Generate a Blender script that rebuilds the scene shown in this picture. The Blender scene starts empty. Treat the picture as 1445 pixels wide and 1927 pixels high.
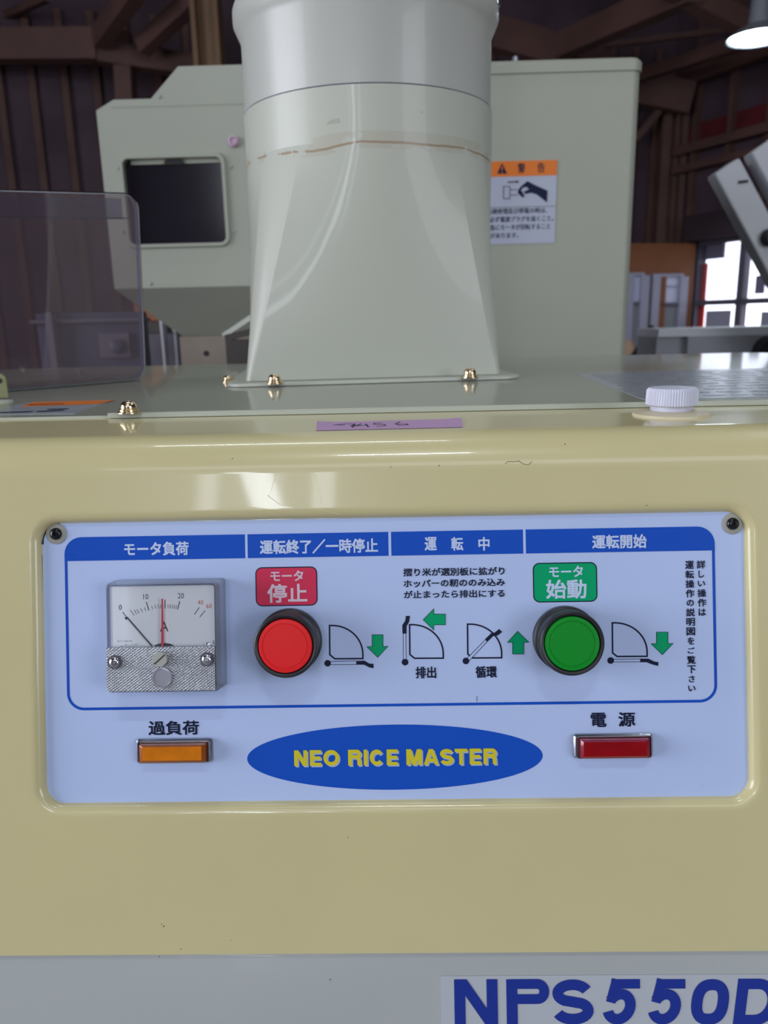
import bpy, math, random
from mathutils import Vector, Matrix
random.seed(7)
S = bpy.context.scene
COL = S.collection
# ------------------------------------------------------------------ camera
W, H, F = 1445.0, 1927.0, 1450.0
EYE = Vector((0, 0, 1.205))
TILT, YAW, ROLL = math.radians(14.0), math.radians(1.17), math.radians(1.3)
fwd = Vector((-math.sin(YAW) * math.cos(TILT), math.cos(YAW) * math.cos(TILT), -math.sin(TILT)))
_r = fwd.cross(Vector((0, 0, 1))).normalized()
_u = _r.cross(fwd).normalized()
rgt = _r * math.cos(ROLL) - _u * math.sin(ROLL)
upv = _r * math.sin(ROLL) + _u * math.cos(ROLL)
cam = bpy.data.cameras.new('camera')
cam.sensor_fit = 'VERTICAL'
cam.sensor_height = 36.0
cam.sensor_width = 27.0
cam.lens = 36.0 * F / H
cam.clip_start = 0.02
cam.clip_end = 200
cam.dof.use_dof = True
cam.dof.focus_distance = 0.347
cam.dof.aperture_fstop = 15.0
camo = bpy.data.objects.new('camera', cam)
COL.objects.link(camo)
camo.matrix_world = Matrix(((rgt.x, upv.x, -fwd.x, EYE.x), (rgt.y, upv.y, -fwd.y, EYE.y), (rgt.z, upv.z, -fwd.z, EYE.z), (0, 0, 0, 1)))
S.camera = camo
# ------------------------------------------------------------------ colour management, sky
S.view_settings.view_transform = 'Standard'
S.view_settings.look = 'None'
S.view_settings.exposure = 0.0
S.view_settings.gamma = 1.0
S.view_settings.use_curve_mapping = False
wd = bpy.data.worlds.new('overcast_sky')
S.world = wd
wd.use_nodes = True
wd.node_tree.nodes['Background'].inputs[0].default_value = (0.86, 0.90, 1.0, 1)
wd.node_tree.nodes['Background'].inputs[1].default_value = 3.0
S.cycles.max_bounces = 8
S.cycles.caustics_reflective = False
S.cycles.caustics_refractive = False


# ------------------------------------------------------------------ light sources of the shed, plus added fills
def area(name, loc, target, sx, sy, power, col=(0.86, 0.90, 1.0), shape='RECTANGLE', spread=180, lean=0.0):
    l = bpy.data.lights.new(name, 'AREA')
    l.shape = shape
    l.size = sx
    l.size_y = sy
    l.energy = power
    l.color = col
    l.spread = math.radians(spread)
    o = bpy.data.objects.new(name, l)
    COL.objects.link(o)
    o.location = loc
    d = Vector(target) - Vector(loc)
    o.rotation_euler = (Matrix.Rotation(math.radians(lean), 3, d.normalized()) @ d.to_track_quat('-Z', 'Y').to_matrix()).to_euler()
    return o


# daylight through the big doorway behind the photographer, hanging tube lamps under the roof
area('doorway_daylight', (-4.9, -1.2, 1.9), (0.0, 0.4, 1.2), 3.2, 2.8, 150, (0.86, 0.89, 1.0))
area('added_high_fill', (0.3, -4.15, 3.9), (0.1, 0.4, 1.1), 5.0, 1.2, 45, (0.84, 0.90, 1.0))  # added broad fill for the cover's bend; the wall has no window here
area('added_side_fill', (3.7, -3.4, 2.1), (0.1, 0.4, 1.1), 2.0, 2.2, 75, (0.86, 0.90, 1.0))  # added low fill from the right, no opening modelled; lights the machine front
area('narrow_window_daylight', (-0.88, -4.2, 2.35), (0, 0.34, 1.13), 0.19, 1.3, 17, (0.82, 0.90, 1.0), lean=-20)
area('side_window_daylight', (-1.27, -4.2, 2.33), (0, 0.34, 1.13), 0.13, 0.7, 1.6, (0.84, 0.86, 1.0))
area('side_window_daylight', (-0.50, -4.2, 2.33), (0, 0.34, 1.13), 0.15, 0.7, 2.2, (0.84, 0.92, 1.0))
area('tube_lamp_light', (0.02, -1.2, 3.9), (0.02, 0.2, 1.15), 0.6, 0.06, 12, (0.86, 0.93, 1.0))
area('tube_lamp_light', (-0.4, 0.9, 3.9), (-0.4, 0.9, 1.15), 1.2, 0.06, 9, (0.86, 0.93, 1.0))
area('tube_lamp_light', (1.9, 1.0, 3.9), (1.2, 1.0, 1.15), 1.2, 0.06, 14, (0.86, 0.93, 1.0))


# ------------------------------------------------------------------ projection helpers: read positions in the room
def ray(px, py):
    return (fwd * F + rgt * (px - W / 2) + upv * (H / 2 - py)).normalized()


def at_y(px, py, Y):
    d = ray(px, py)
    return EYE + d * (Y / d.y)


def at_z(px, py, z):
    d = ray(px, py)
    return EYE + d * ((z - EYE.z) / d.z)


def at_plane(px, py, p0, n):
    d = ray(px, py)
    return EYE + d * ((p0 - EYE).dot(n) / d.dot(n))


# frame of the sloping front panel: u along the machine, v up the slope, w out of it
PD = 0.349
PU = Vector((1, 0, 0))
PV = Vector((0, math.sin(TILT), math.cos(TILT)))
PN = Vector((0, -math.cos(TILT), math.sin(TILT)))
PO = EYE - PN * PD


def PW(u, v, w=0.0):
    return PO + PU * u + PV * v + PN * w


def P(px, py, w=0.0):
    q = at_plane(px, py, PO + PN * w, PN) - PO
    return q.dot(PU), q.dot(PV)


PX = PD / F  # metres per pixel on the panel


# ------------------------------------------------------------------ materials
def principled(m):
    return m.node_tree.nodes['Principled BSDF']


def mat(name, col, rough=0.5, metal=0.0, coat=0.0, bump=0.0, bscale=300, var=0.0, vscale=6, spec=0.5, trans=0.0, ior=1.5, emit=None, estr=0.0, specks=0.0, croug=0.05):
    m = bpy.data.materials.new(name)
    m.use_nodes = True
    nt = m.node_tree
    b = principled(m)
    b.inputs['Base Color'].default_value = (*col, 1)
    b.inputs['Roughness'].default_value = rough
    b.inputs['Metallic'].default_value = metal
    b.inputs['Coat Weight'].default_value = coat
    b.inputs['Coat Roughness'].default_value = croug
    b.inputs['Specular IOR Level'].default_value = spec
    b.inputs['Transmission Weight'].default_value = trans
    b.inputs['IOR'].default_value = ior
    if emit:
        b.inputs['Emission Color'].default_value = (*emit, 1)
        b.inputs['Emission Strength'].default_value = estr
    tc = nt.nodes.new('ShaderNodeTexCoord')
    cur = None
    if var > 0:
        n = nt.nodes.new('ShaderNodeTexNoise')
        n.inputs['Scale'].default_value = vscale
        n.inputs['Detail'].default_value = 6
        nt.links.new(tc.outputs['Object'], n.inputs['Vector'])
        r = nt.nodes.new('ShaderNodeMapRange')
        r.inputs['From Min'].default_value = 0.3
        r.inputs['From Max'].default_value = 0.7
        r.inputs['To Min'].default_value = 1 - var
        r.inputs['To Max'].default_value = 1 + var
        nt.links.new(n.outputs['Fac'], r.inputs['Value'])
        mx = nt.nodes.new('ShaderNodeVectorMath')
        mx.operation = 'SCALE'
        mx.inputs[0].default_value = col
        nt.links.new(r.outputs['Result'], mx.inputs['Scale'])
        cur = mx.outputs['Vector']
    if specks > 0:
        v = nt.nodes.new('ShaderNodeTexNoise')
        v.inputs['Scale'].default_value = 170
        v.inputs['Detail'].default_value = 2
        nt.links.new(tc.outputs['Object'], v.inputs['Vector'])
        cr = nt.nodes.new('ShaderNodeMapRange')
        cr.inputs['From Min'].default_value = specks
        cr.inputs['From Max'].default_value = specks + 0.03
        nt.links.new(v.outputs['Fac'], cr.inputs['Value'])
        mm = nt.nodes.new('ShaderNodeMix')
        mm.data_type = 'RGBA'
        mm.inputs['A'].default_value = (*col, 1)
        if cur:
            nt.links.new(cur, mm.inputs['A'])
        mm.inputs['B'].default_value = (0.10, 0.085, 0.05, 1)
        nt.links.new(cr.outputs['Result'], mm.inputs['Factor'])
        cur = mm.outputs['Result']
    if cur:
        nt.links.new(cur, b.inputs['Base Color'])
    if bump > 0:
        n = nt.nodes.new('ShaderNodeTexNoise')
        n.inputs['Scale'].default_value = bscale
        n.inputs['Detail'].default_value = 3
        nt.links.new(tc.outputs['Object'], n.inputs['Vector'])
        bp = nt.nodes.new('ShaderNodeBump')
        bp.inputs['Strength'].default_value = bump
        bp.inputs['Distance'].default_value = 0.0004
        nt.links.new(n.outputs['Fac'], bp.inputs['Height'])
        nt.links.new(bp.outputs['Normal'], b.inputs['Normal'])
    return m


def clear_plastic(name, tint, haze, amount, gloss=0.12, rough=0.03, ior=1.5):
    """thin clear sheet: light passes straight through, with a little haze and a surface reflection"""
    m = bpy.data.materials.new(name)
    m.use_nodes = True
    nt = m.node_tree
    nt.nodes.clear()
    out = nt.nodes.new('ShaderNodeOutputMaterial')
    tr = nt.nodes.new('ShaderNodeBsdfTransparent')
    tr.inputs[0].default_value = (*tint, 1)
    df = nt.nodes.new('ShaderNodeBsdfDiffuse')
    df.inputs[0].default_value = (*haze, 1)
    gl = nt.nodes.new('ShaderNodeBsdfGlossy')
    gl.inputs['Roughness'].default_value = rough
    fr = nt.nodes.new('ShaderNodeFresnel')
    fr.inputs['IOR'].default_value = ior
    m1 = nt.nodes.new('ShaderNodeMixShader')
    m1.inputs[0].default_value = amount
    nt.links.new(tr.outputs[0], m1.inputs[1])
    nt.links.new(df.outputs[0], m1.inputs[2])
    m2 = nt.nodes.new('ShaderNodeMixShader')
    nt.links.new(fr.outputs[0], m2.inputs[0])
    nt.links.new(m1.outputs[0], m2.inputs[1])
    nt.links.new(gl.outputs[0], m2.inputs[2])
    nt.links.new(m2.outputs[0], out.inputs[0])
    return m


M = {}
M['cover'] = mat('yellow_beige_gloss_paint', (0.66, 0.585, 0.31), 0.28, coat=0.5, bump=0.02, bscale=40, var=0.03, vscale=9, specks=0.80)
M['body'] = mat('grey_green_paint', (0.31, 0.325, 0.255), 0.35, coat=0.5, croug=0.06, bump=0.008, bscale=30, var=0.03, specks=0.80)
M['lower'] = mat('cool_grey_paint', (0.43, 0.455, 0.445), 0.35, coat=0.1, var=0.03, specks=0.78)
M['duct'] = mat('pale_grey_paint', (0.53, 0.545, 0.465), 0.42, coat=0.12, var=0.02)
M['upper_duct'] = mat('pale_grey_upper_paint', (0.53, 0.535, 0.49), 0.36, coat=0.15, var=0.015)
M['edge'] = mat('pale_edge_paint', (0.52, 0.55, 0.48), 0.3)
M['tank'] = mat('tank_cream_paint', (0.36, 0.37, 0.30), 0.45, bump=0.1, bscale=500, var=0.03)
M['hopper'] = mat('hopper_sage_paint', (0.36, 0.375, 0.31), 0.5, bump=0.1, bscale=500, var=0.02)
M['panel'] = mat('panel_white_film', (0.50, 0.61, 0.90), 0.42, bump=0.12, bscale=900, var=0.015, vscale=14, spec=0.25, specks=0.80)
M['blue'] = mat('print_blue', (0.008, 0.085, 0.53), 0.45, bump=0.12, bscale=900, spec=0.15)
M['navy'] = mat('print_navy', (0.012, 0.016, 0.045), 0.4, spec=0.15)
M['white_print'] = mat('print_white', (0.60, 0.70, 0.92), 0.4, spec=0.15)
M['pink_print'] = mat('print_pale_pink', (0.72, 0.58, 0.68), 0.4)
M['red_print'] = mat('print_crimson', (0.68, 0.04, 0.10), 0.45, spec=0.15, bump=0.12, bscale=900)
M['green_print'] = mat('print_green', (0.0, 0.38, 0.15), 0.4, spec=0.15)
M['yellow_print'] = mat('print_yellow', (0.70, 0.60, 0.03), 0.4, spec=0.15)
M['shadow_print'] = mat('print_pale_shadow', (0.45, 0.52, 0.60), 0.4)
M['red_cap'] = mat('red_button_plastic', (0.80, 0.016, 0.018), 0.42, spec=0.3, bump=0.02, bscale=60, var=0.03, vscale=30)
M['green_cap'] = mat('green_button_plastic', (0.0, 0.27, 0.018), 0.42, spec=0.3, var=0.03, vscale=30)
M['black'] = mat('black_plastic', (0.018, 0.018, 0.022), 0.42)
M['black_gloss'] = mat('black_screw', (0.010, 0.010, 0.013), 0.18)
M['washer'] = mat('grey_nylon_washer', (0.36, 0.35, 0.31), 0.5)
M['chrome'] = mat('chrome', (0.75, 0.77, 0.82), 0.18, metal=1.0)
M['dull_chrome'] = mat('dull_chrome_bezel', (0.50, 0.53, 0.60), 0.28, metal=1.0, bump=0.2, bscale=400)
M['brass'] = mat('yellow_zinc_plating', (0.78, 0.62, 0.40), 0.22, metal=1.0, var=0.2, vscale=300)
M['silver'] = mat('knurled_silver', (0.74, 0.77, 0.84), 0.3, metal=0.45)
M['slot'] = mat('slot_screw_grey', (0.42, 0.42, 0.38), 0.45)
M['dark'] = mat('dark_slot', (0.01, 0.01, 0.012), 0.7)
M['dial'] = mat('dial_white', (0.92, 0.95, 0.97), 0.5)
M['ink'] = mat('dial_ink', (0.015, 0.02, 0.03), 0.5)
M['red_ink'] = mat('dial_red_ink', (0.75, 0.10, 0.08), 0.5)
M['needle_red'] = mat('needle_red', (0.72, 0.02, 0.05), 0.4)
M['hole_grey'] = mat('zero_adjust_grey', (0.40, 0.40, 0.46), 0.25, metal=0.3)
M['amber'] = mat('amber_lens', (0.70, 0.20, 0.006), 0.18, coat=0.5, var=0.18, vscale=90)
M['amber_side'] = mat('amber_lens_side', (0.36, 0.085, 0.012), 0.15, coat=0.5)
M['red_lens'] = mat('red_lens', (0.30, 0.004, 0.008), 0.18, coat=0.5, var=0.2, vscale=90)
M['red_side'] = mat('red_lens_side', (0.30, 0.015, 0.035), 0.15, coat=0.5)
M['tape'] = mat('purple_masking_tape', (0.55, 0.34, 0.56), 0.75, bump=0.3, bscale=900)
M['cap_white'] = mat('white_cap_plastic', (0.66, 0.67, 0.80), 0.35)
M['cream'] = mat('cream_washer_plastic', (0.66, 0.58, 0.40), 0.4)
M['label_white'] = mat('label_white', (0.42, 0.45, 0.55), 0.45)
M['label_orange'] = mat('label_orange', (0.72, 0.17, 0.01), 0.45)
M['logo_white'] = mat('logo_plate_white', (0.50, 0.53, 0.57), 0.35)
M['logo_blue'] = mat('logo_blue', (0.012, 0.035, 0.30), 0.35)
M['sheet_label'] = mat('pale_blue_label', (0.33, 0.36, 0.40), 0.22, var=0.12, vscale=60)
M['scratch'] = mat('scratch_pale', (0.75, 0.70, 0.42), 0.5)
M['speck'] = mat('speck_brown', (0.16, 0.12, 0.05), 0.7)
M['faint_print'] = mat('faint_grey_print', (0.22, 0.25, 0.29), 0.3)
M['gasket'] = mat('seal_black', (0.012, 0.012, 0.010), 0.8)
M['glass_dark'] = mat('dark_window_glass', (0.012, 0.010, 0.016), 0.12)
M['pink_knob'] = mat('faded_pink_knob', (0.55, 0.38, 0.50), 0.4)
M['smoke'] = clear_plastic('smoky_clear_plastic', (0.80, 0.74, 0.78), (0.135, 0.098, 0.115), 0.46)
M['smoke_rim'] = clear_plastic('smoky_rim_plastic', (0.60, 0.62, 0.76), (0.19, 0.21, 0.38), 0.42, ior=1.35)
M['acrylic'] = clear_plastic('clear_meter_acrylic', (0.99, 0.99, 1.0), (0.8, 0.85, 0.95), 0.02, ior=1.2)
M['acrylic_side'] = clear_plastic('clear_meter_wall', (0.99, 0.99, 1.0), (0.88, 0.94, 1.0), 0.20, ior=1.32)
M['glass'] = clear_plastic('window_glass', (0.95, 0.96, 1.0), (0.7, 0.7, 0.8), 0.03, ior=1.12)
M['frosted'] = clear_plastic('frosted_window_glass', (0.22, 0.21, 0.25), (0.5, 0.5, 0.6), 0.45, ior=1.15)
M['net'] = clear_plastic('hanging_net', (0.7, 0.66, 0.8), (0.6, 0.6, 0.75), 0.35)
M['steel'] = mat('brown_primer_steel', (0.125, 0.062, 0.052), 0.7, var=0.25, vscale=2)
M['steel_tan'] = mat('tan_primer_steel', (0.22, 0.13, 0.07), 0.7, var=0.15, vscale=2)
M['sheet'] = mat('corrugated_sheet', (0.085, 0.052, 0.070), 0.75, var=0.35, vscale=1.6)
M['roof'] = mat('roof_sheet', (0.040, 0.023, 0.031), 0.85, var=0.25, vscale=1.2)
M['floor'] = mat('concrete_floor', (0.20, 0.19, 0.18), 0.85, var=0.2, vscale=2, bump=0.4, bscale=40)
M['banner'] = mat('dark_red_banner', (0.13, 0.012, 0.016), 0.8, var=0.3, vscale=4)
M['plywood'] = mat('brown_plywood', (0.20, 0.066, 0.020), 0.65, var=0.12, vscale=3)
M['alu'] = mat('aluminium_frame', (0.34, 0.33, 0.42), 0.5, metal=0.2)
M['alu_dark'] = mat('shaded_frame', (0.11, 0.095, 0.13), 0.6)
M['red_cloth'] = mat('red_strip', (0.55, 0.03, 0.02), 0.6)
M['white_metal'] = mat('white_painted_metal', (0.46, 0.47, 0.50), 0.45, var=0.05)
M['grey_box'] = mat('grey_machine_paint', (0.22, 0.225, 0.25), 0.5, var=0.05)
M['beige_box'] = mat('beige_machine_paint', (0.24, 0.20, 0.16), 0.6, var=0.15, vscale=12)
M['dark_box'] = mat('dark_machine_paint', (0.05, 0.04, 0.035), 0.6, var=0.2)
M['lilac'] = mat('lilac_grey_tarp', (0.11, 0.10, 0.125), 0.7, var=0.2, vscale=10)
M['pipe'] = mat('galvanised_pipe', (0.32, 0.31, 0.34), 0.45, metal=0.4)
M['wood'] = mat('orange_brown_wood', (0.33, 0.11, 0.035), 0.6, var=0.3, vscale=14)
M['navy_box'] = mat('navy_machine_paint', (0.035, 0.038, 0.085), 0.5, var=0.15)
M['rubber'] = mat('black_rubber', (0.01, 0.01, 0.014), 0.6)
M['bag'] = mat('dark_cloth_cover', (0.016, 0.008, 0.008), 0.9)
M['lamp_on'] = mat('lamp_diffuser', (0.9, 0.95, 1), 0.5, emit=(0.78, 0.93, 1.0), estr=14)
M['lamp_tube'] = mat('fluorescent_tube', (0.9, 0.95, 1), 0.5, emit=(0.86, 0.93, 1.0), estr=6)
M['shade'] = mat('lamp_shade_metal', (0.25, 0.27, 0.30), 0.4)
M['building'] = mat('outside_wall', (0.22, 0.19, 0.24), 0.8)
M['olive'] = mat('olive_zinc_bracket', (0.30, 0.31, 0.16), 0.4, metal=0.4)

# rust and scuff marks of their own shape on the lower duct
def duct_stains(m, zc):
    nt = m.node_tree
    b = principled(m)
    src = b.inputs['Base Color'].links[0].from_socket
    g = nt.nodes.new('ShaderNodeNewGeometry')
    sp = nt.nodes.new('ShaderNodeSeparateXYZ')
    nt.links.new(g.outputs['Position'], sp.inputs[0])

    def math_(op, a, bb=None):
        n = nt.nodes.new('ShaderNodeMath')
        n.operation = op
        for i, v in enumerate((a, bb)):
            if v is None:
                continue
            if isinstance(v, (int, float)):
                n.inputs[i].default_value = v
            else:
                nt.links.new(v, n.inputs[i])
        return n.outputs[0]

    def noise(scale, det=3):
        n = nt.nodes.new('ShaderNodeTexNoise')
        n.inputs['Scale'].default_value = scale
        n.inputs['Detail'].default_value = det
        nt.links.new(g.outputs['Position'], n.inputs['Vector'])
        return n.outputs['Fac']
    cur = src
    for z0, wd_, thr, amt, colr, wob in ((zc, 0.0008, 0.47, 0.75, (0.30, 0.17, 0.08), 0.012), (zc + 0.002, 0.006, 0.50, 0.22, (0.38, 0.28, 0.17), 0.01),
                                         (zc + 0.017, 0.004, 0.60, 0.35, (0.28, 0.24, 0.17), 0.02)):
        dz = math_('ADD', math_('SUBTRACT', sp.outputs['Z'], z0), math_('MULTIPLY', math_('SUBTRACT', noise(14), 0.5), wob))
        band = math_('LESS_THAN', math_('ABSOLUTE', dz), wd_)
        msk = math_('GREATER_THAN', noise(34, 8), thr)
        f = math_('MULTIPLY', math_('MULTIPLY', band, msk), amt)
        mm = nt.nodes.new('ShaderNodeMix')
        mm.data_type = 'RGBA'
        nt.links.new(f, mm.inputs['Factor'])
        nt.links.new(cur, mm.inputs['A'])
        mm.inputs['B'].default_value = (*colr, 1)
        cur = mm.outputs['Result']
    nt.links.new(cur, b.inputs['Base Color'])


# knurl relief on the meter's lower plate
def knurl(m):
    nt = m.node_tree
    b = principled(m)
    tc = nt.nodes.new('ShaderNodeTexCoord')
    hs = []
    for ang in (0.62, -0.62):
        mp = nt.nodes.new('ShaderNodeMapping')
        mp.inputs['Rotation'].default_value = (0, ang, 0)
        nt.links.new(tc.outputs['Object'], mp.inputs['Vector'])
        w = nt.nodes.new('ShaderNodeTexWave')
        w.bands_direction = 'Z'
        w.inputs['Scale'].default_value = 330
        nt.links.new(mp.outputs[0], w.inputs['Vector'])
        hs.append(w.outputs['Fac'])
    mx = nt.nodes.new('ShaderNodeMath')
    mx.operation = 'MULTIPLY'
    nt.links.new(hs[0], mx.inputs[0])
    nt.links.new(hs[1], mx.inputs[1])
    bp = nt.nodes.new('ShaderNodeBump')
    bp.inputs['Strength'].default_value = 1.0
    bp.inputs['Distance'].default_value = 0.0025
    nt.links.new(mx.outputs[0], bp.inputs['Height'])
    nt.links.new(bp.outputs['Normal'], b.inputs['Normal'])


knurl(M['silver'])


# ------------------------------------------------------------------ mesh helpers
class MB:
    def __init__(s):
        s.v, s.f = [], []

    def add(s, vs, fs):
        o = len(s.v)
        s.v += [Vector(x) for x in vs]
        s.f += [tuple(i + o for i in f) for f in fs]
        return s

    def box(s, x0, x1, y0, y1, z0, z1):
        return s.add([(x, y, z) for z in (z0, z1) for y in (y0, y1) for x in (x0, x1)],
                     [(0, 2, 3, 1), (4, 5, 7, 6), (0, 1, 5, 4), (2, 6, 7, 3), (0, 4, 6, 2), (1, 3, 7, 5)])

    def obox(s, c, ax, ay, az):
        c, ax, ay, az = map(Vector, (c, ax, ay, az))
        vs = [c + ax * i + ay * j + az * k for k in (-1, 1) for j in (-1, 1) for i in (-1, 1)]
        return s.add(vs, [(0, 2, 3, 1), (4, 5, 7, 6), (0, 1, 5, 4), (2, 6, 7, 3), (0, 4, 6, 2), (1, 3, 7, 5)])

    def bar(s, a, b, w, h, up=(0, 0, 1)):
        a, b = Vector(a), Vector(b)
        d = b - a
        x = d.cross(Vector(up))
        if x.length < 1e-6:
            x = d.cross(Vector((1, 0, 0)))
        x.normalize()
        y = x.cross(d).normalized()
        return s.obox((a + b) / 2, x * w / 2, d / 2, y * h / 2)

    def loft(s, rings, cap0=True, cap1=True, closed=True):
        n = len(rings[0])
        o = len(s.v)
        for r in rings:
            s.v += [Vector(p) for p in r]
        for k in range(len(rings) - 1):
            for i in range(n if closed else n - 1):
                j = (i + 1) % n
                s.f.append((o + k * n + i, o + k * n + j, o + (k + 1) * n + j, o + (k + 1) * n + i))
        if cap0:
            s.f.append(tuple(o + i for i in reversed(range(n))))
        if cap1:
            s.f.append(tuple(o + (len(rings) - 1) * n + i for i in range(n)))
        return s

    def lathe(s, c, prof, ax, xx, n=48, cap0=True, cap1=True):
        """prof: (radius, height) along axis ax"""
        c, ax, xx = Vector(c), Vector(ax).normalized(), Vector(xx).normalized()
        yy = ax.cross(xx)
        return s.loft([[c + ax * h + (xx * math.cos(2 * math.pi * i / n) + yy * math.sin(2 * math.pi * i / n)) * r for i in range(n)] for r, h in prof], cap0, cap1)

    def tube(s, a, b, r, n=16):
        a, b = Vector(a), Vector(b)
        d = b - a
        x = d.cross(Vector((0.31, 0.17, 0.9))).normalized()
        return s.lathe(a, [(r, 0), (r, d.length)], d, x, n)

    def build(s, name, m, parent=None, smooth=False, angle=35, origin=None):
        me = bpy.data.meshes.new(name)
        lo = Vector([min(v[i] for v in s.v) for i in range(3)])
        hi = Vector([max(v[i] for v in s.v) for i in range(3)])
        o0 = Vector(origin) if origin is not None else Vector(((lo.x + hi.x) / 2, (lo.y + hi.y) / 2, (lo.z + hi.z) / 2))
        me.from_pydata([tuple(v - o0) for v in s.v], [], s.f)
        me.validate()
        me.update()
        me.materials.append(m)
        if smooth:
            me.shade_smooth()
            me.set_sharp_from_angle(angle=math.radians(angle))
        o = bpy.data.objects.new(name, me)
        COL.objects.link(o)
        place(o, o0, parent)
        return o


WP = {}


def place(o, pos, parent):
    WP[o.name] = Vector(pos)
    if parent is not None:
        o.parent = parent
        o.location = Vector(pos) - WP[parent.name]
    else:
        o.location = pos


def tag(o, label=None, cat=None, group=None, kind=None):
    if label:
        o['label'] = label
    if cat:
        o['category'] = cat
    if group:
        o['group'] = group
    if kind:
        o['kind'] = kind
    return o


def thing(name, loc, label=None, cat=None, group=None, kind=None):
    o = bpy.data.objects.new(name, None)
    COL.objects.link(o)
    o.empty_display_size = 0.05
    place(o, loc, None)
    return tag(o, label, cat, group, kind)


def rrect(cx, cy, hw, hh, r, n=8):
    """counter-clockwise rounded rectangle, 4(n+1) points"""
    pts = []
    for k, (sx, sy) in enumerate(((1, -1), (1, 1), (-1, 1), (-1, -1))):
        a0 = -math.pi / 2 + k * math.pi / 2
        for i in range(n + 1):
            a = a0 + (math.pi / 2) * i / n
            pts.append((cx + sx * (hw - r) + r * math.cos(a), cy + sy * (hh - r) + r * math.sin(a)))
    return pts


def slab(pts, w0, w1, fn=PW):
    """prism of a (u,v) outline between heights w0 and w1"""
    b = MB()
    b.loft([[fn(u, v, w0) for u, v in pts], [fn(u, v, w1) for u, v in pts]])
    return b


def stroke(pts, wid, w0, w1, b=None, closed=False, fn=PW):
    """flat ribbon of constant width along a (u,v) polyline, mitred"""
    b = b or MB()
    n = len(pts)
    L, R = [], []
    for i in range(n):
        p = Vector(pts[i])
        a = Vector(pts[i - 1]) if (i > 0 or closed) else None
        c = Vector(pts[(i + 1) % n]) if (i < n - 1 or closed) else None
        ds = []
        if a is not None:
            ds.append((p - a).normalized())
        if c is not None:
            ds.append((c - p).normalized())
        d = sum(ds, Vector((0, 0))).normalized()
        nn = Vector((-d.y, d.x))
        k = 1.0 / max(0.5, nn.dot(Vector((-ds[0].y, ds[0].x))))
        L.append(p + nn * wid / 2 * k)
        R.append(p - nn * wid / 2 * k)
    for i in range(n if closed else n - 1):
        j = (i + 1) % n
        q = [L[i], R[i], R[j], L[j]]
        b.loft([[fn(x.x, x.y, w0) for x in q], [fn(x.x, x.y, w1) for x in q]])
    return b


_tcache = {}


def glyphs(s, bold=0.0, res=3, shear=0.0):
    key = (s, bold, res, shear)
    if key in _tcache:
        return _tcache[key]
    c = bpy.data.curves.new('lettering', 'FONT')
    c.body = s
    c.size = 1
    c.offset = bold
    c.shear = shear
    c.resolution_u = res
    o = bpy.data.objects.new('lettering', c)
    COL.objects.link(o)
    dg = bpy.context.evaluated_depsgraph_get()
    e = o.evaluated_get(dg)
    m = e.to_mesh()
    vs = [(v.co.x, v.co.y) for v in m.vertices]
    fs = [tuple(p.vertices) for p in m.polygons]
    e.to_mesh_clear()
    bpy.data.objects.remove(o)
    bpy.data.curves.remove(c)
    x0, x1 = min(v[0] for v in vs), max(v[0] for v in vs)
    y0, y1 = min(v[1] for v in vs), max(v[1] for v in vs)
    vs = [((x - x0) / (x1 - x0) - 0.5, (y - y0) / (y1 - y0) - 0.5) for x, y in vs]
    _tcache[key] = (vs, fs)
    return _tcache[key]


def text_uv(b, s, cu, cv, wu, hv, w, bold=0.0, fn=PW, rot=0.0, shear=0.0):
    vs, fs = glyphs(s, 0.0, 2, shear)
    # heavier strokes: the same outline laid down several times, a hair apart
    e = bold * .55 * hv
    wu, hv = wu - 2 * e, hv - 2 * e
    steps = ((0, 0),) if bold <= 0 else (((-1, -1), (1, -1), (1, 1), (-1, 1)) if bold < .02 else ((-1, -1), (0, -1), (1, -1), (1, 0), (1, 1), (0, 1), (-1, 1), (-1, 0), (0, 0)))
    for k, (ex, ey) in enumerate(steps):
        q = [fn(cu + x * wu + ex * e, cv + y * hv + ey * e, w + k * .000012) for x, y in vs]
        b.add(q, fs)
    return b


def _arc(cx, cy, rx, ry, a0, a1, n=10):
    return [(cx + rx * math.cos(math.radians(a0 + (a1 - a0) * i / n)), cy + ry * math.sin(math.radians(a0 + (a1 - a0) * i / n))) for i in range(n + 1)]


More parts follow.
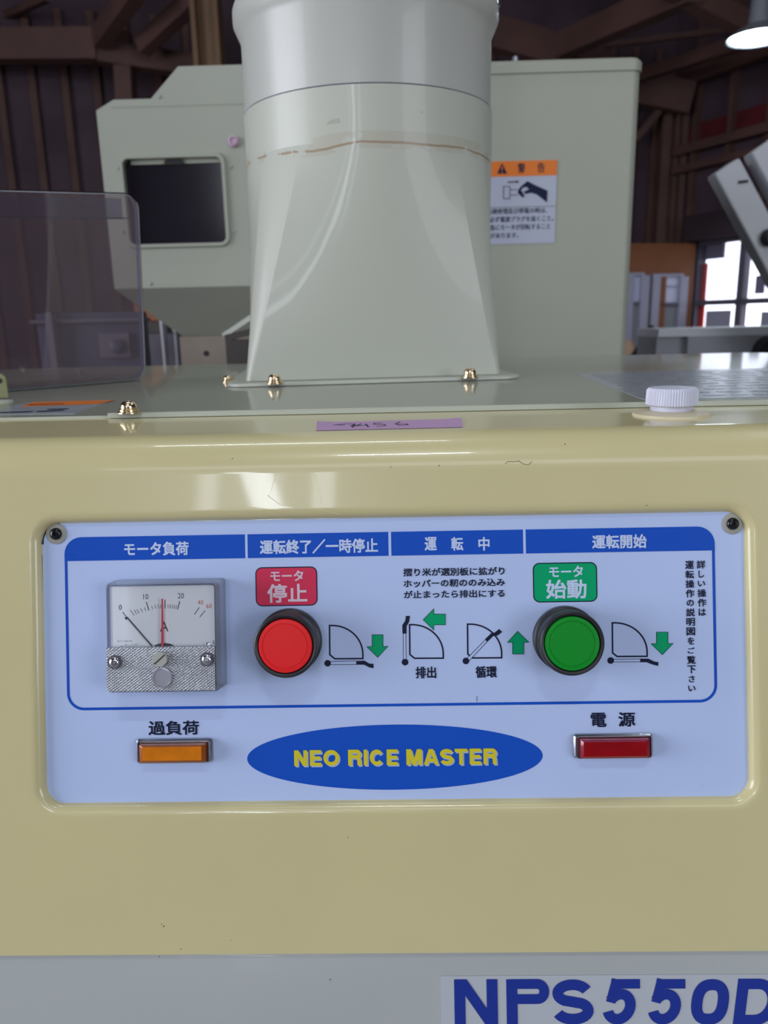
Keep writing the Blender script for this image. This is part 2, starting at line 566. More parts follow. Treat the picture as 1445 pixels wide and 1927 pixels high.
def block_letter(b, ch, cu, cv, wu, hv, w, st, fn=PW, slant=0.0):
    """bold grotesque capital drawn with thick ribbons; wu x hv is the outer box, st the stroke"""
    hx, hy = wu / 2 - st / 2, hv / 2 - st / 2
    X, Y = wu / 2, hv / 2
    sh = st * .86
    L = []      # (points, width, closed)
    poly = []
    if ch == 'N':
        L = [([(-hx, -Y), (-hx, Y)], st), ([(hx, -Y), (hx, Y)], st)]
        poly = [[(-X, Y), (-X + st * 1.15, Y), (X, -Y), (X - st * 1.15, -Y)]]
    elif ch == 'E':
        L = [([(-hx, -Y), (-hx, Y)], st), ([(-X, Y - sh / 2), (X, Y - sh / 2)], sh), ([(-X, 0), (X * .9, 0)], sh), ([(-X, -Y + sh / 2), (X, -Y + sh / 2)], sh)]
    elif ch == 'O' or ch == '0':
        kx = .55
        sup = [(hx * math.copysign(abs(math.cos(a)) ** (.8 if ch == '0' else .95), math.cos(a)), hy * math.copysign(abs(math.sin(a)) ** (.8 if ch == '0' else .95), math.sin(a))) for a in [2 * math.pi * i / 40 for i in range(40)]]
        L = [(sup, st, True)]
    elif ch == 'I':
        L = [([(0, -Y), (0, Y)], st)]
    elif ch == 'C':
        L = [(_arc(0, 0, hx, hy, 38, 322, 30), st)]
    elif ch == 'T':
        L = [([(0, -Y), (0, Y)], st), ([(-X, Y - sh / 2), (X, Y - sh / 2)], sh)]
    elif ch == 'A':
        L = [([(-X * .55, -Y * .42), (X * .55, -Y * .42)], sh)]
        poly = [[(-X, -Y), (-X + st * 1.05, -Y), (st * .35, Y), (-st * .6, Y)], [(X - st * 1.05, -Y), (X, -Y), (st * .6, Y), (-st * .35, Y)]]
    elif ch == 'M':
        L = [([(-hx, -Y), (-hx, Y)], st), ([(hx, -Y), (hx, Y)], st)]
        poly = [[(-X, Y), (-X + st * 1.3, Y), (st * .5, -Y), (-st * .5, -Y)], [(X - st * 1.3, Y), (X, Y), (st * .5, -Y), (-st * .5, -Y)]]
    elif ch in 'PR':
        r = (hv * .54 - sh) / 2
        yc = Y - sh / 2 - r
        L = [([(-hx, -Y), (-hx, Y)], st), ([(-X + st * .3, Y - sh / 2), (X - st / 2 - r * .9, Y - sh / 2)] + _arc(X - st / 2 - r * .9, yc, r * .9, r, 90, -90, 14)[1:] + [(-X + st * .3, yc - r)], sh * 1.04)]
        if ch == 'R':
            L.append(([(hx * .1, yc - r), (hx * .62, yc - r - st * .15), (hx * .86, yc - r - st * .8), (hx * .95, -Y)], st))
    elif ch == 'D':
        L = [([(-hx, -Y), (-hx, Y)], st), ([(-X + st * .3, Y - sh / 2)] + _arc(-X * .02, 0, hx * 1.02, Y - sh / 2, 90, -90, 20) + [(-X + st * .3, -Y + sh / 2)], st * .95)]
    elif ch == 'S':
        r1 = hy / 2
        L = [(_arc(0, r1, hx * .96, r1, 20, 90, 6)[0:-1] + _arc(0, r1, hx * .96, r1, 90, 235, 12) + _arc(0, -r1, hx, r1, 55, -90, 12) + _arc(0, -r1, hx, r1, -90, -162, 6)[1:], st * .97)]
    elif ch == '5':
        r = hv * .31
        L = [([(-X * .72, Y - sh / 2), (X, Y - sh / 2)], sh), ([(-X * .72 + st * .42, Y), (-X * .86 + st * .42, -Y * .02)], st * .85), (_arc(-st * .05, -Y + st / 2 + r - st * .14, hx, r - st * .14, 150, -158, 28), st * .95)]
    for q in L:
        pts = [(cu + x + slant * (y + Y), cv + y) for x, y in q[0]]
        tmp = stroke(pts, q[1], 0, 0, None, len(q) > 2, lambda x, y, ww: Vector((x, y, 0)))
        w += .00002
        for f in tmp.f:
            if len(f) == 4 and max(f) - min(f) == 3 and min(f) % 8 == 4:
                b.add([fn(tmp.v[i].x, tmp.v[i].y, w) for i in f], [(0, 1, 2, 3)])
    for q in poly:
        w += .00002
        b.add([fn(cu + x + slant * (y + Y), cv + y, w) for x, y in q], [(0, 1, 2, 3)])
    return b


def text_px(s, x0, y0, x1, y1, m, parent, w=0.00022, bold=0.02, name='lettering', label=None, shear=0.0):
    u, v = P((x0 + x1) / 2, (y0 + y1) / 2)
    b = text_uv(MB(), s, u, v, (x1 - x0) * PX, (y1 - y0) * PX, w, bold, shear=shear)
    return tag(b.build(name, m, parent), label)


# =================================================================== THE SHED (setting)
ZT = 1.155                       # top of the machine
CR = at_y(1240, 600, 8.0)
CR = Vector((CR.x, CR.y, 0))
CL = at_y(-420, 600, 6.0)
CL = Vector((CL.x, CL.y, 0))
bw = (CR - CL).normalized()      # along the back wall
bn = Vector((bw.y, -bw.x, 0))    # out of the wall, towards the machine
RH = 4.7
hd = math.radians(24 + 1.17)
rw = Vector((math.sin(hd), -math.cos(hd), 0))   # along the right wall, towards the camera side
rn = Vector((-rw.y * -1, 0, 0))
rn = Vector((-math.cos(hd), -math.sin(hd), 0))  # out of the right wall, into the room
RE = CR + rw * 11.0
FL = Vector((-5.2, -4.3, 0))
FR = Vector((RE.x, -4.3, 0))

def room_slab(z0, z1):
    pts = [FL, FR, RE, CR + bn * -.05, CL]
    return MB().loft([[Vector((p.x, p.y, z0)) for p in pts], [Vector((p.x, p.y, z1)) for p in pts]])


fl = room_slab(-.1, 0).build('floor', M['floor'])
gr = MB().box(-30, 40, -30, 40, -.2, -.1).build('ground', M['floor'])
tag(gr, 'pale paved yard outside the shed', kind='structure')
tag(fl, 'grey concrete floor of the dim shed', kind='structure')
ceil = room_slab(RH, RH + .08).build('ceiling', M['roof'])
tag(ceil, 'dark sheet roof carried on brown steel beams', kind='structure')


def wall(name, A, B, n, label, holes=()):
    """sheet wall from A to B with rectangular openings (t0,t1,z0,z1)"""
    d = (B - A).normalized()
    L = (B - A).length
    ts = sorted({0, L, *[h[0] for h in holes], *[h[1] for h in holes]})
    b = MB()
    for t0, t1 in zip(ts[:-1], ts[1:]):
        zs = [(0, RH)]
        for h in holes:
            if h[0] <= t0 + 1e-6 and h[1] >= t1 - 1e-6:
                nz = []
                for a, c in zs:
                    if h[2] > a:
                        nz.append((a, min(c, h[2])))
                    if h[3] < c:
                        nz.append((max(a, h[3]), c))
                zs = nz
        for a, c in zs:
            if c > a:
                b.obox(A + d * (t0 + t1) / 2 - n * 0.03 + Vector((0, 0, (a + c) / 2)), d * (t1 - t0) / 2, n * 0.03, Vector((0, 0, (c - a) / 2)))
    o = b.build(name, M['sheet'])
    return tag(o, label, kind='structure')


wb = wall('wall_back', CL, CR, bn, 'far wall of dark corrugated sheet between brown steel ribs')


def on_right(px, py):
    p = at_plane(px, py, CR, rn)
    return p, (p - CR).dot(rw)


# window opening on the right wall, from the photograph's sill and head lines
pA, tA = on_right(1312, 600)
pB, tB = on_right(1500, 600)
_, tm = on_right(1392, 600)
ztop = on_right(1350, 458)[0].z
zbot = on_right(1350, 690)[0].z
wr = wall('wall_right', CR, RE, rn, 'right wall of dark sheet with brown rails and a glazed opening', [(tA, tB, zbot, ztop)])
wf = wall('wall_front', FL, FR, Vector((0, 1, 0)), 'shed wall behind the photographer with narrow windows', [(4.22, 4.42, 1.6, 2.95), (3.86, 4.0, 1.9, 2.75), (4.62, 4.78, 1.9, 2.75)])
wl = wall('wall_left', FL, CL, Vector((1, 0, 0)), 'left wall of dark sheet with a wide doorway', [(1.3, 5.2, 0.0, 3.4)])
wc = wall('wall_far_right', RE, FR, Vector((-1, 0, 0)), 'closing wall of dark sheet on the right') if (RE - FR).length > 0.3 else None


def stud(parent, p, n, d, z0, z1, wdt=0.05, dep=0.05, m=None, name='stud'):
    b = MB().obox(Vector((p.x, p.y, (z0 + z1) / 2)) + n * dep / 2, d * wdt / 2, n * dep / 2, Vector((0, 0, (z1 - z0) / 2)))
    return b.build(name, m or M['steel'], parent)


def back_t(px):
    p = at_plane(px, 400, CR, bn)
    return (p - CL).dot(bw)


# ribs of the back wall (seen left of the tank and right of it)
def first_mesh_copy(src, pos, parent, name):
    o = src.copy()
    o.name = name
    COL.objects.link(o)
    WP[o.name] = Vector(pos)
    o.parent = parent
    o.location = Vector(pos) - WP[parent.name]
    return o


zc_ = 0
s0 = None
t = 0.15
Lb = (CR - CL).length
while t < Lb - 0.1:
    p = CL + bw * t
    if s0 is None:
        s0 = stud(wb, p, bn, bw, 0, 3.55, 0.055, 0.05)
        s0p = WP[s0.name] - p
    else:
        first_mesh_copy(s0, p + s0p, wb, 'stud')
    t += 0.235
# lighter sheets between ribs show as single panels
t = 0.15
k = 0
while t < Lb - 0.3:
    if k % 2 == 0:
        p = CL + bw * (t + 0.1175)
        stud(wb, p, bn, bw, 0.0, 3.5, 0.165, 0.012, M['sheet'], 'wall_panel')
    k += 1
    t += 0.235
# right wall ribs
t = 0.35
s1 = None
while t < 7.5:
    p = CR + rw * t
    inw = tA - 0.08 < t < tB + 0.08
    z0 = ztop + 0.28 if inw else 0
    stud(wr, p, rn, rw, z0, RH - 0.4, 0.05, 0.06)
    t += 0.40
# rails and banner on the right wall
def rail(parent, pxa, pya, pxb, pyb, hgt, dep, m, name='rail', off=0.06):
    a, ta = on_right(pxa, pya)
    b_, tb = on_right(pxb, pyb)
    z = (a.z + b_.z) / 2
    tb = tb + (tb - ta) * 0.6
    c = CR + rw * (ta + tb) / 2 + rn * (off + dep / 2)
    return MB().obox(Vector((c.x, c.y, z)), rw * (tb - ta) / 2, rn * dep / 2, Vector((0, 0, hgt / 2))).build(name, m, parent)


rail(wr, 1276, 290, 1440, 247, 0.075, 0.07, M['steel'])
rail(wr, 1276, 323, 1420, 293, 0.06, 0.07, M['steel'])
rail(wr, 1285, 155, 1440, 100, 0.16, 0.10, M['steel'])
tag(rail(wr, 1284, 262, 1440, 222, 0.20, 0.008, M['banner'], 'banner_strip', 0.004), 'dark red strip on the sheet behind the ribs')
rail(wr, 1316, 432, 1440, 415, 0.22, 0.14, M['roof'], 'window_head')


def member(parent, a, b, wdt, hgt, m, name='beam'):
    return MB().bar(a, b, wdt, hgt).build(name, m, parent)


def B_(px, py, Y):
    return at_y(px, py, Y)


# posts, beams and braces carried by the shed
pcor = Vector((CR.x, CR.y, 0)) + bn * 0.12 + rn * 0.08
cr_post = MB().box(pcor.x - .11, pcor.x - .03, pcor.y - .09, pcor.y + .09, 0, 3.35).box(pcor.x - .03, pcor.x + .07, pcor.y - .02, pcor.y + .02, 0, 3.35).box(pcor.x + .07, pcor.x + .13, pcor.y - .09, pcor.y + .09, 0, 3.35)
tag(cr_post.build('column', M['steel'], wb), 'brown steel column at the corner')
c0 = B_(391, 60, 5.4)
b = MB().box(c0.x - .085, c0.x - .055, 5.32, 5.48, 0, RH).box(c0.x + .055, c0.x + .085, 5.32, 5.48, 0, RH).box(c0.x - .055, c0.x + .055, 5.385, 5.415, 0, RH)
tag(b.build('column', M['steel_tan'], ceil), 'tan steel column rising behind the hopper')
member(ceil, B_(-200, 88, 6.1), B_(185, 86, 6.1), 0.14, 0.20, M['steel'])
member(ceil, B_(183, 98, 6.1), B_(385, 128, 6.3), 0.12, 0.14, M['steel'])
member(ceil, B_(188, 72, 6.0), B_(262, -30, 5.4), 0.10, 0.13, M['steel'], 'brace')
member(ceil, B_(268, 88, 6.0), B_(395, -30, 5.6), 0.10, 0.11, M['steel'], 'brace')
member(ceil, B_(229, 60, 6.15), B_(240, 260, 6.15), 0.09, 0.12, M['steel'], 'post')
member(ceil, B_(925, 62, 6.4), B_(1060, 100, 6.6), 0.12, 0.22, M['steel'])
member(ceil, B_(1045, 92, 6.6), B_(1310, -25, 5.3), 0.12, 0.17, M['steel'])
member(ceil, B_(1255, -30, 5.3), B_(1430, 60, 5.6), 0.10, 0.12, M['steel'])
member(ceil, B_(1060, 85, 7.0), B_(1150, 118, 7.0), 0.10, 0.12, M['steel'], 'brace')
member(ceil, B_(1190, 147, 7.4), B_(1460, 60, 5.6), 0.10, 0.09, M['steel'])
member(ceil, B_(1200, 165, 7.6), B_(1300, 185, 7.6), 0.10, 0.26, M['steel'])
member(ceil, B_(1195, 262, 7.7), B_(1240, 208, 7.7), 0.06, 0.06, M['steel'], 'brace')
member(ceil, B_(0, 34, 6.6), B_(90, -5, 6.0), 0.05, 0.05, M['steel'], 'brace')
member(ceil, B_(1080, 92, 7.6), B_(1380, 55, 6.6), 0.04, 0.04, M['steel'], 'purlin')

# glazed opening: window_1
win = thing('window_1', (CR + rw * (tA + tB) / 2) + Vector((0, 0, zbot)), 'bright glazed opening in the right wall', kind='structure')


def wbar(name, t0, t1, z0, z1, m, dep=0.05, off=0.0, parent=win):
    c = CR + rw * (t0 + t1) / 2 + rn * (off)
    return MB().obox(Vector((c.x, c.y, (z0 + z1) / 2)), rw * (t1 - t0) / 2, rn * dep / 2, Vector((0, 0, (z1 - z0) / 2))).build(name, m, parent)


ztr = on_right(1350, 569)[0].z
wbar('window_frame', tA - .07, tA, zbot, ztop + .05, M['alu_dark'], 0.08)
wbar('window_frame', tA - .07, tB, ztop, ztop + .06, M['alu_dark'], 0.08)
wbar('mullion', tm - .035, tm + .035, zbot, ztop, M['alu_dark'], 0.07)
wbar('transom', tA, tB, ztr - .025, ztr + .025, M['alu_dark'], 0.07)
wbar('glass_pane', tA, tm - .035, ztr + .025, ztop, M['glass'], 0.006)
wbar('glass_pane', tm + .035, tB, ztr + .025, ztop, M['glass'], 0.006)
tag(wbar('glass_pane', tA + .1, tm - .10, zbot, ztr - .07, M['frosted'], 0.006), 'frosted grey lower pane')
tag(wbar('glass_pane', tm + .22, tB, zbot, ztr - .09, M['frosted'], 0.006), 'frosted grey lower pane')
tag(wbar('notice', on_right(1419, 540)[1], on_right(1437, 540)[1], on_right(1430, 553)[0].z, on_right(1430, 518)[0].z, M['building'], 0.01, -0.012), 'small dark square notice on the glass')
# outside: neighbouring wall, red strip and hanging net
tr0, tr1 = on_right(1317, 500)[1], on_right(1327, 500)[1]
wbar('red_strip', tr0, tr1, zbot, on_right(1320, 496)[0].z, M['red_cloth'], 0.02, -0.03)
zz = on_right(1340, 487)[0].z
wbar('outside_panel', tA, on_right(1354, 480)[1], zz, ztop, M['building'], 0.02, -0.06)

# plywood partition with two small glazed frames, in front of the far wall
def on_back(px, py, off=0.0):
    p = at_plane(px, py, CR + bn * off, bn)
    return p, (p - CL).dot(bw)


ply = thing('plywood_partition', CL + bw * on_back(1245, 600, .5)[1] + bn * 0.5, 'orange brown plywood partition with two small glazed frames beside the far wall', 'partition')
p0, t0 = on_back(1130, 458, .5)
p1, t1 = on_back(1307, 463, .5)


def pb(name, x0, y0, x1, y1, m, dep, off, parent):
    a, ta = on_back(x0, y0, .5)
    c_, tb = on_back(x1, y1, .5)
    c = CL + bw * (ta + tb) / 2 + bn * (.5 + off)
    return MB().obox(Vector((c.x, c.y, (a.z + c_.z) / 2)), bw * abs(tb - ta) / 2, bn * dep / 2, Vector((0, 0, abs(a.z - c_.z) / 2))).build(name, m, parent)


c = CL + bw * (t0 + t1) / 2 + bn * 0.5
MB().obox(Vector((c.x, c.y, p0.z / 2)), bw * (t1 - t0) / 2, bn * 0.02, Vector((0, 0, p0.z / 2))).build('board', M['plywood'], ply)
for (x0, x1, y0, y1) in ((1172, 1206, 514, 690), (1222, 1279, 516, 655)):
    f = pb('glazed_frame', x0, y0, x1, y0 + 5, M['alu'], .05, .04, ply)
    pb('stile', x0, y0 + 5, x0 + 6, y1, M['alu'], .05, .04, f)
    pb('stile', x1 - 6, y0 + 5, x1, y1, M['alu'], .05, .04, f)
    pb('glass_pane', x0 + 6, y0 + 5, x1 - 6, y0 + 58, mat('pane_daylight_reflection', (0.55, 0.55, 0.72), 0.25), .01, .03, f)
    pb('lower_panel', x0 + 6, y0 + 58, x1 - 6, y1, M['grey_box'], .01, .035, f)
    pb('glazing_bar', x0 + 6, y0 + 54, x1 - 6, y0 + 60, M['alu_dark'], .03, .045, f)
    if x1 - x0 > 50:
        pb('glazing_bar', x0 + 13, y0 + 5, x0 + 17, y1, M['plywood'], .03, .045, f)
        pb('glazing_bar', x0 + 18, y0 + 22, x1 - 6, y0 + 24, M['alu'], .02, .045, f)

# high bay lamp, lit
lp = at_y(1426, 71, 5.0)
lamp = thing('high_bay_lamp', lp, 'round lit lamp with metal reflector hanging at upper right', 'lamp')
MB().lathe(lp, [(0.155, 0.0), (0.155, 0.006)], (0, 0, 1), (1, 0, 0), 40).build('diffuser', M['lamp_on'], lamp)
MB().lathe(lp, [(0.168, -0.004), (0.17, 0.0), (0.12, 0.04), (0.06, 0.07), (0.05, 0.20)], (0, 0, 1), (1, 0, 0), 40, cap0=False).build('reflector', M['shade'], lamp, True)
MB().tube(lp + Vector((0, 0, .2)), Vector((lp.x, lp.y, RH)), 0.008, 8).build('hanging_rod', M['shade'], lamp)
ll = bpy.data.lights.new('high_bay_lamp_light', 'SPOT')
ll.energy = 60
ll.color = (0.75, 0.9, 1.0)
ll.spot_size = math.radians(150)
ll.shadow_soft_size = 0.14
lo_ = bpy.data.objects.new('high_bay_lamp_light', ll)
COL.objects.link(lo_)
lo_.location = lp + Vector((0, 0, -0.02))

# =================================================================== BACKGROUND MACHINES
# tall tank behind the duct
YT = 1.22
tk = []
pTR = at_y(1205, 130, YT)
pBR = at_y(1173, 668, YT)
xr = (pTR.x + pBR.x) / 2 + 0.004
xl = at_y(800, 400, YT).x
zt = at_y(1080, 109, YT).z
zrim = at_y(1080, 134, YT).z
tank = thing('grain_tank', ((xl + xr) / 2, YT + .25, 0), 'tall cream grey sheet metal tank with lid, right of the duct', 'tank')


def ring_xy(x0, x1, y0, y1, r, z, n=8):
    return [Vector((x, y, z)) for x, y in rrect((x0 + x1) / 2, (y0 + y1) / 2, (x1 - x0) / 2, (y1 - y0) / 2, r, n)]


MB().loft([ring_xy(xl, xr, YT, YT + .5, .014, 0), ring_xy(xl, xr, YT, YT + .5, .014, zrim)]).build('tank_body', M['tank'], tank, True)
e = .0025
MB().loft([ring_xy(xl - e, xr + e, YT - e, YT + .5 + e, .016, zrim - .001), ring_xy(xl - e, xr + e, YT - e, YT + .5 + e, .016, zt - .006), ring_xy(xl + .002, xr - .002, YT + .002, YT + .498, .014, zt - .001),
           ring_xy(xl + .006, xr - .006, YT + .006, YT + .494, .012, zt)]).build('lid', M['tank'], tank, True)
kp = at_y(970, 106, YT + .03)
MB().lathe((kp.x, YT + .03, zt - .002), [(.010, 0), (.010, .006), (.006, .007), (.005, .014), (.002, .016)], (0, 0, 1), (1, 0, 0), 16).build('lid_bolt', M['dull_chrome'], tank, True)

# warning label on the tank
YL = YT - .0006


def LF(u, v, w):
    return Vector((u, YL - w, v))


def lpt(px, py):
    p = at_y(px, py, YL)
    return p.x, p.z


lx1 = (lpt(1049, 302)[0] + lpt(1043, 455)[0]) / 2
lz1 = lpt(1040, 301)[1]
lz0 = lpt(1040, 457)[1]
lx0 = lpt(912, 380)[0]
zo = lpt(1040, 330)[1]
zm = lpt(1040, 388)[1]
lab = slab([(lx0, lz0), (lx1, lz0), (lx1, lz1), (lx0, lz1)], -.0005, 0.0003, LF).build('warning_label', M['label_white'], tank)
slab([(lx0, zo), (lx1, zo), (lx1, lz1), (lx0, lz1)], .0002, .0006, LF).build('label_header', M['label_orange'], lab)
k = (lx1 - lx0) / (1046 - 912)


def ltext(s, x0, y0, x1, y1, m=M['navy'], bold=.02):
    a = lpt(x0, (y0 + y1) / 2)
    c_ = lpt(x1, (y0 + y1) / 2)
    vv = lpt((x0 + x1) / 2, (y0 + y1) / 2)[1]
    text_uv(MB(), s, (a[0] + c_[0]) / 2, vv, c_[0] - a[0], (y1 - y0) * k, .0008, bold, LF).build('lettering', m, lab)


tri = [lpt(935, 327), lpt(954, 327), lpt(944.5, 307)]
slab(tri, .0006, .0008, LF).build('warning_triangle', M['navy'], lab)
ltext('!', 943.4, 314, 945.8, 325, M['label_orange'], .03)
ltext('警', 974, 308, 988, 325)
ltext('告', 1011, 307, 1025, 324)
slab([(lx0, zm - .0006), (lx1, zm - .0006), (lx1, zm + .0006), (lx0, zm + .0006)], .0002, .0006, LF).build('rule_line', M['grey_box'], lab)
ltext('点検修理及び停電の時は、', 916, 392, 1029, 402, bold=.01)
ltext('必ず電源プラグを抜くこと。', 921, 407, 1041, 417, bold=.01)
ltext('急にモータが回転すること', 922, 422, 1035, 432, bold=.01)
ltext('があります。', 922, 438, 975, 448, bold=.01)
# pictogram: hand pulling a plug
ic = [(975, 357), (981, 350), (992, 341), (1008, 349), (1030, 359), (1029, 381), (1010, 366), (1000, 363), (988, 365), (985, 361), (990, 359), (995, 356), (991, 352), (984, 353), (980, 358), (983, 362), (987, 370), (983, 372), (978, 367), (974, 364)]
slab([lpt(*q) for q in ic], .0006, .0008, LF).build('hand_pictogram', M['navy'], lab)
b = stroke([lpt(*q) for q in ((955, 343), (974, 342))], .0022, .0006, .0008, fn=LF)
b.add(slab([lpt(*q) for q in ((971, 339), (977, 342), (971, 345))], .0006, .0008, LF).v, slab([lpt(*q) for q in ((971, 339), (977, 342), (971, 345))], .0006, .0008, LF).f)
stroke([lpt(*q) for q in ((947, 351), (959, 351), (959, 374), (947, 374))], .0011, .0006, .0008, b, True, LF)
stroke([lpt(*q) for q in ((960, 357), (973, 357))], .0011, .0006, .0008, b, False, LF)
stroke([lpt(*q) for q in ((960, 367), (973, 367))], .0011, .0006, .0008, b, False, LF)
b.build('plug_pictogram', M['alu_dark'], lab)

# hopper unit on the left
YH = 1.36
h_l = (at_y(183, 207, YH).x + at_y(213, 541, YH).x) / 2
h_r = at_y(640, 400, YH).x
h_b = at_y(330, 541, YH).z
hop = thing('grain_hopper', ((h_l + h_r) / 2, YH + .2, 0), 'sage grey sheet metal hopper with dark inspection window, left of the duct', 'hopper')


def HF(u, v, w):
    return Vector((u, YH - w, v))


def hp(px, py):
    p = at_y(px, py, YH)
    return p.x, p.z


zsh = hp(240, 187)[1]
zlow = hp(187, 208)[1]
ztp = hp(400, 123)[1]
xa = hp(213, 187)[0]
xb = hp(284, 187)[0]
xc = hp(335, 125)[0]
wx0, wx1 = (hp(234, 300)[0] + hp(240, 455)[0]) / 2, (hp(418, 300)[0] + hp(428, 455)[0]) / 2
wz0, wz1 = hp(330, 460)[1], hp(330, 296)[1]
# front sheet with the window opening, folded sides, all one shell
out = [(h_l, h_b), (h_r, h_b), (h_r, ztp), (xc, ztp), (xb, zsh), (xa, zsh), (h_l, zlow)]
b = MB()
N = 9
inner = rrect((wx0 + wx1) / 2, (wz0 + wz1) / 2, (wx1 - wx0) / 2, (wz1 - wz0) / 2, .012, N)


def cast(u, v):
    """project a window edge point outwards on to the sheet outline"""
    cu, cv = (wx0 + wx1) / 2, (wz0 + wz1) / 2
    d = Vector((u - cu, v - cv))
    best = None
    for i in range(len(out)):
        a, c_ = Vector(out[i]), Vector(out[(i + 1) % len(out)])
        e_ = c_ - a
        den = d.x * e_.y - d.y * e_.x
        if abs(den) < 1e-12:
            continue
        w_ = a - Vector((cu, cv))
        s_ = (w_.x * e_.y - w_.y * e_.x) / den
        q_ = (w_.x * d.y - w_.y * d.x) / den
        if s_ > 0 and -1e-6 <= q_ <= 1 + 1e-6 and (best is None or s_ < best):
            best = s_
    return (cu + d.x * best, cv + d.y * best)


# add rays through the outline's own corners so that its shape is kept
cu, cv = (wx0 + wx1) / 2, (wz0 + wz1) / 2
pin = list(inner)
angs = sorted([(math.atan2(v - cv, u - cu), u, v, None) for u, v in pin] + [(math.atan2(v - cv, u - cu), None, None, (u, v)) for u, v in out], key=lambda q: q[0])


def cast_in(u, v):
    d = Vector((u - cu, v - cv))
    best = None
    for i in range(len(pin)):
        a, c_ = Vector(pin[i]), Vector(pin[(i + 1) % len(pin)])
        e_ = c_ - a
        den = d.x * e_.y - d.y * e_.x
        if abs(den) < 1e-12:
            continue
        w_ = a - Vector((cu, cv))
        s_ = (w_.x * e_.y - w_.y * e_.x) / den
        q_ = (w_.x * d.y - w_.y * d.x) / den
        if s_ > 0 and -1e-6 <= q_ <= 1 + 1e-6:
            best = s_ if best is None else min(best, s_)
    return (cu + d.x * best, cv + d.y * best)


ro, ri = [], []
for a_, u, v, oc in angs:
    if oc is None:
        ri.append((u, v))
        ro.append(cast(u, v))
    else:
        ri.append(cast_in(*oc))
        ro.append(oc)
HD = .36
b.loft([[HF(u, v, -HD) for u, v in ro], [HF(u, v, 0) for u, v in ro], [HF(u, v, 0) for u, v in ri], [HF(u, v, -.012) for u, v in ri]], True, False)
b.build('hopper_body', M['hopper'], hop)
# fold of the top cover
zf = hp(330, 198)[1]
slab([(xa - .006, zf - .001), (h_r, zf - .001), (h_r, zf + .001), (xa - .006, zf + .001)], -.001, .0008, HF).build('fold_line', M['hopper'], hop)
# window gasket frame, glass, handle
fo = rrect(cu, cv, (wx1 - wx0) / 2 + .006, (wz1 - wz0) / 2 + .006, .016, N)
fi = rrect(cu, cv, (wx1 - wx0) / 2 - .001, (wz1 - wz0) / 2 - .001, .010, N)
b = MB()
b.loft([[HF(u, v, -.001) for u, v in fo], [HF(u, v, .005) for u, v in rrect(cu, cv, (wx1 - wx0) / 2 + .004, (wz1 - wz0) / 2 + .004, .015, N)], [HF(u, v, .005) for u, v in fi], [HF(u, v, -.010) for u, v in fi]], False, False)
fr = b.build('window_frame', M['hopper'], hop, True)
slab(rrect(cu, cv, (wx1 - wx0) / 2 - .001, (wz1 - wz0) / 2 - .001, .010, N), -.0115, -.009, HF).build('window_glass', M['glass_dark'], fr)
a0, a1 = hp(238, 294), hp(425, 304)
slab([(a0[0] + .004, a1[1]), (a1[0] - .004, a1[1]), (a1[0] - .004, a0[1] - .001), (a0[0] + .004, a0[1] - .001)], -.009, -.006, HF).build('flap', M['tank'], fr)
a0, a1 = hp(306, 297), hp(346, 303)
slab([(a0[0], a1[1] - .002), (a1[0], a1[1] - .002), (a1[0] - .004, a0[1] - .002), (a0[0] + .004, a0[1] - .002)], -.006, -.003, HF).build('finger_grip', M['rubber'], fr)
for q in ((222, 317), (434, 314), (232, 437), (440, 436), (283, 534), (300, 182)):
    u, v = hp(*q)
    MB().lathe(HF(u, v, -.001), [(.0028, 0), (.0028, .002), (.0015, .003)], (0, -1, 0), (1, 0, 0), 12).build('rivet', M['tank'], hop)
u, v = hp(440, 267)
kb = MB().lathe(HF(u, v, -.001), [(.0085, 0), (.0085, .006), (.006, .0085), (.0055, .006)], (0, -1, 0), (1, 0, 0), 24).build('knob', M['pink_knob'], hop, True)
tag(kb, 'small pink round knob')
# funnel below the box
f0 = [(h_l, YH), (h_r, YH), (h_r, YH + HD), (h_l, YH + HD)]
zb2 = at_y(385, 633, YH + .10).z
g0, g1 = at_y(345, 633, YH + .10).x, at_y(422, 633, YH + .10).x + .02
f1 = [(g0, YH + .10), (g1 + .1, YH + .10), (g1 + .1, YH + .26), (g0, YH + .26)]
MB().loft([[Vector((x, y, h_b)) for x, y in f0], [Vector((x, y, zb2)) for x, y in f1]], True, True).build('funnel', M['hopper'], hop)
zfoot = 0.0
MB().box(g0 - .006, g1 + .11, YH + .095, YH + .27, zb2 - .30, zb2).build('outlet_box', M['beige_box'], hop)
hc = at_y(388, 665, YH + .095)
MB().lathe((hc.x, YH + .0955, hc.z), [(.005, 0), (.005, .0015)], (0, -1, 0), (1, 0, 0), 16).build('bolt_hole', M['dark'], hop)
for sx in (h_l + .35, h_r - .02):
    MB().box(sx - .02, sx + .02, YH + .30, YH + .34, 0, h_b + .001).build('leg', M['hopper'], hop)
MB().box(g0, g1 + .1, YH + .10, YH + .26, 0.0, zb2 - .30).build('stand', M['dark_box'], hop)
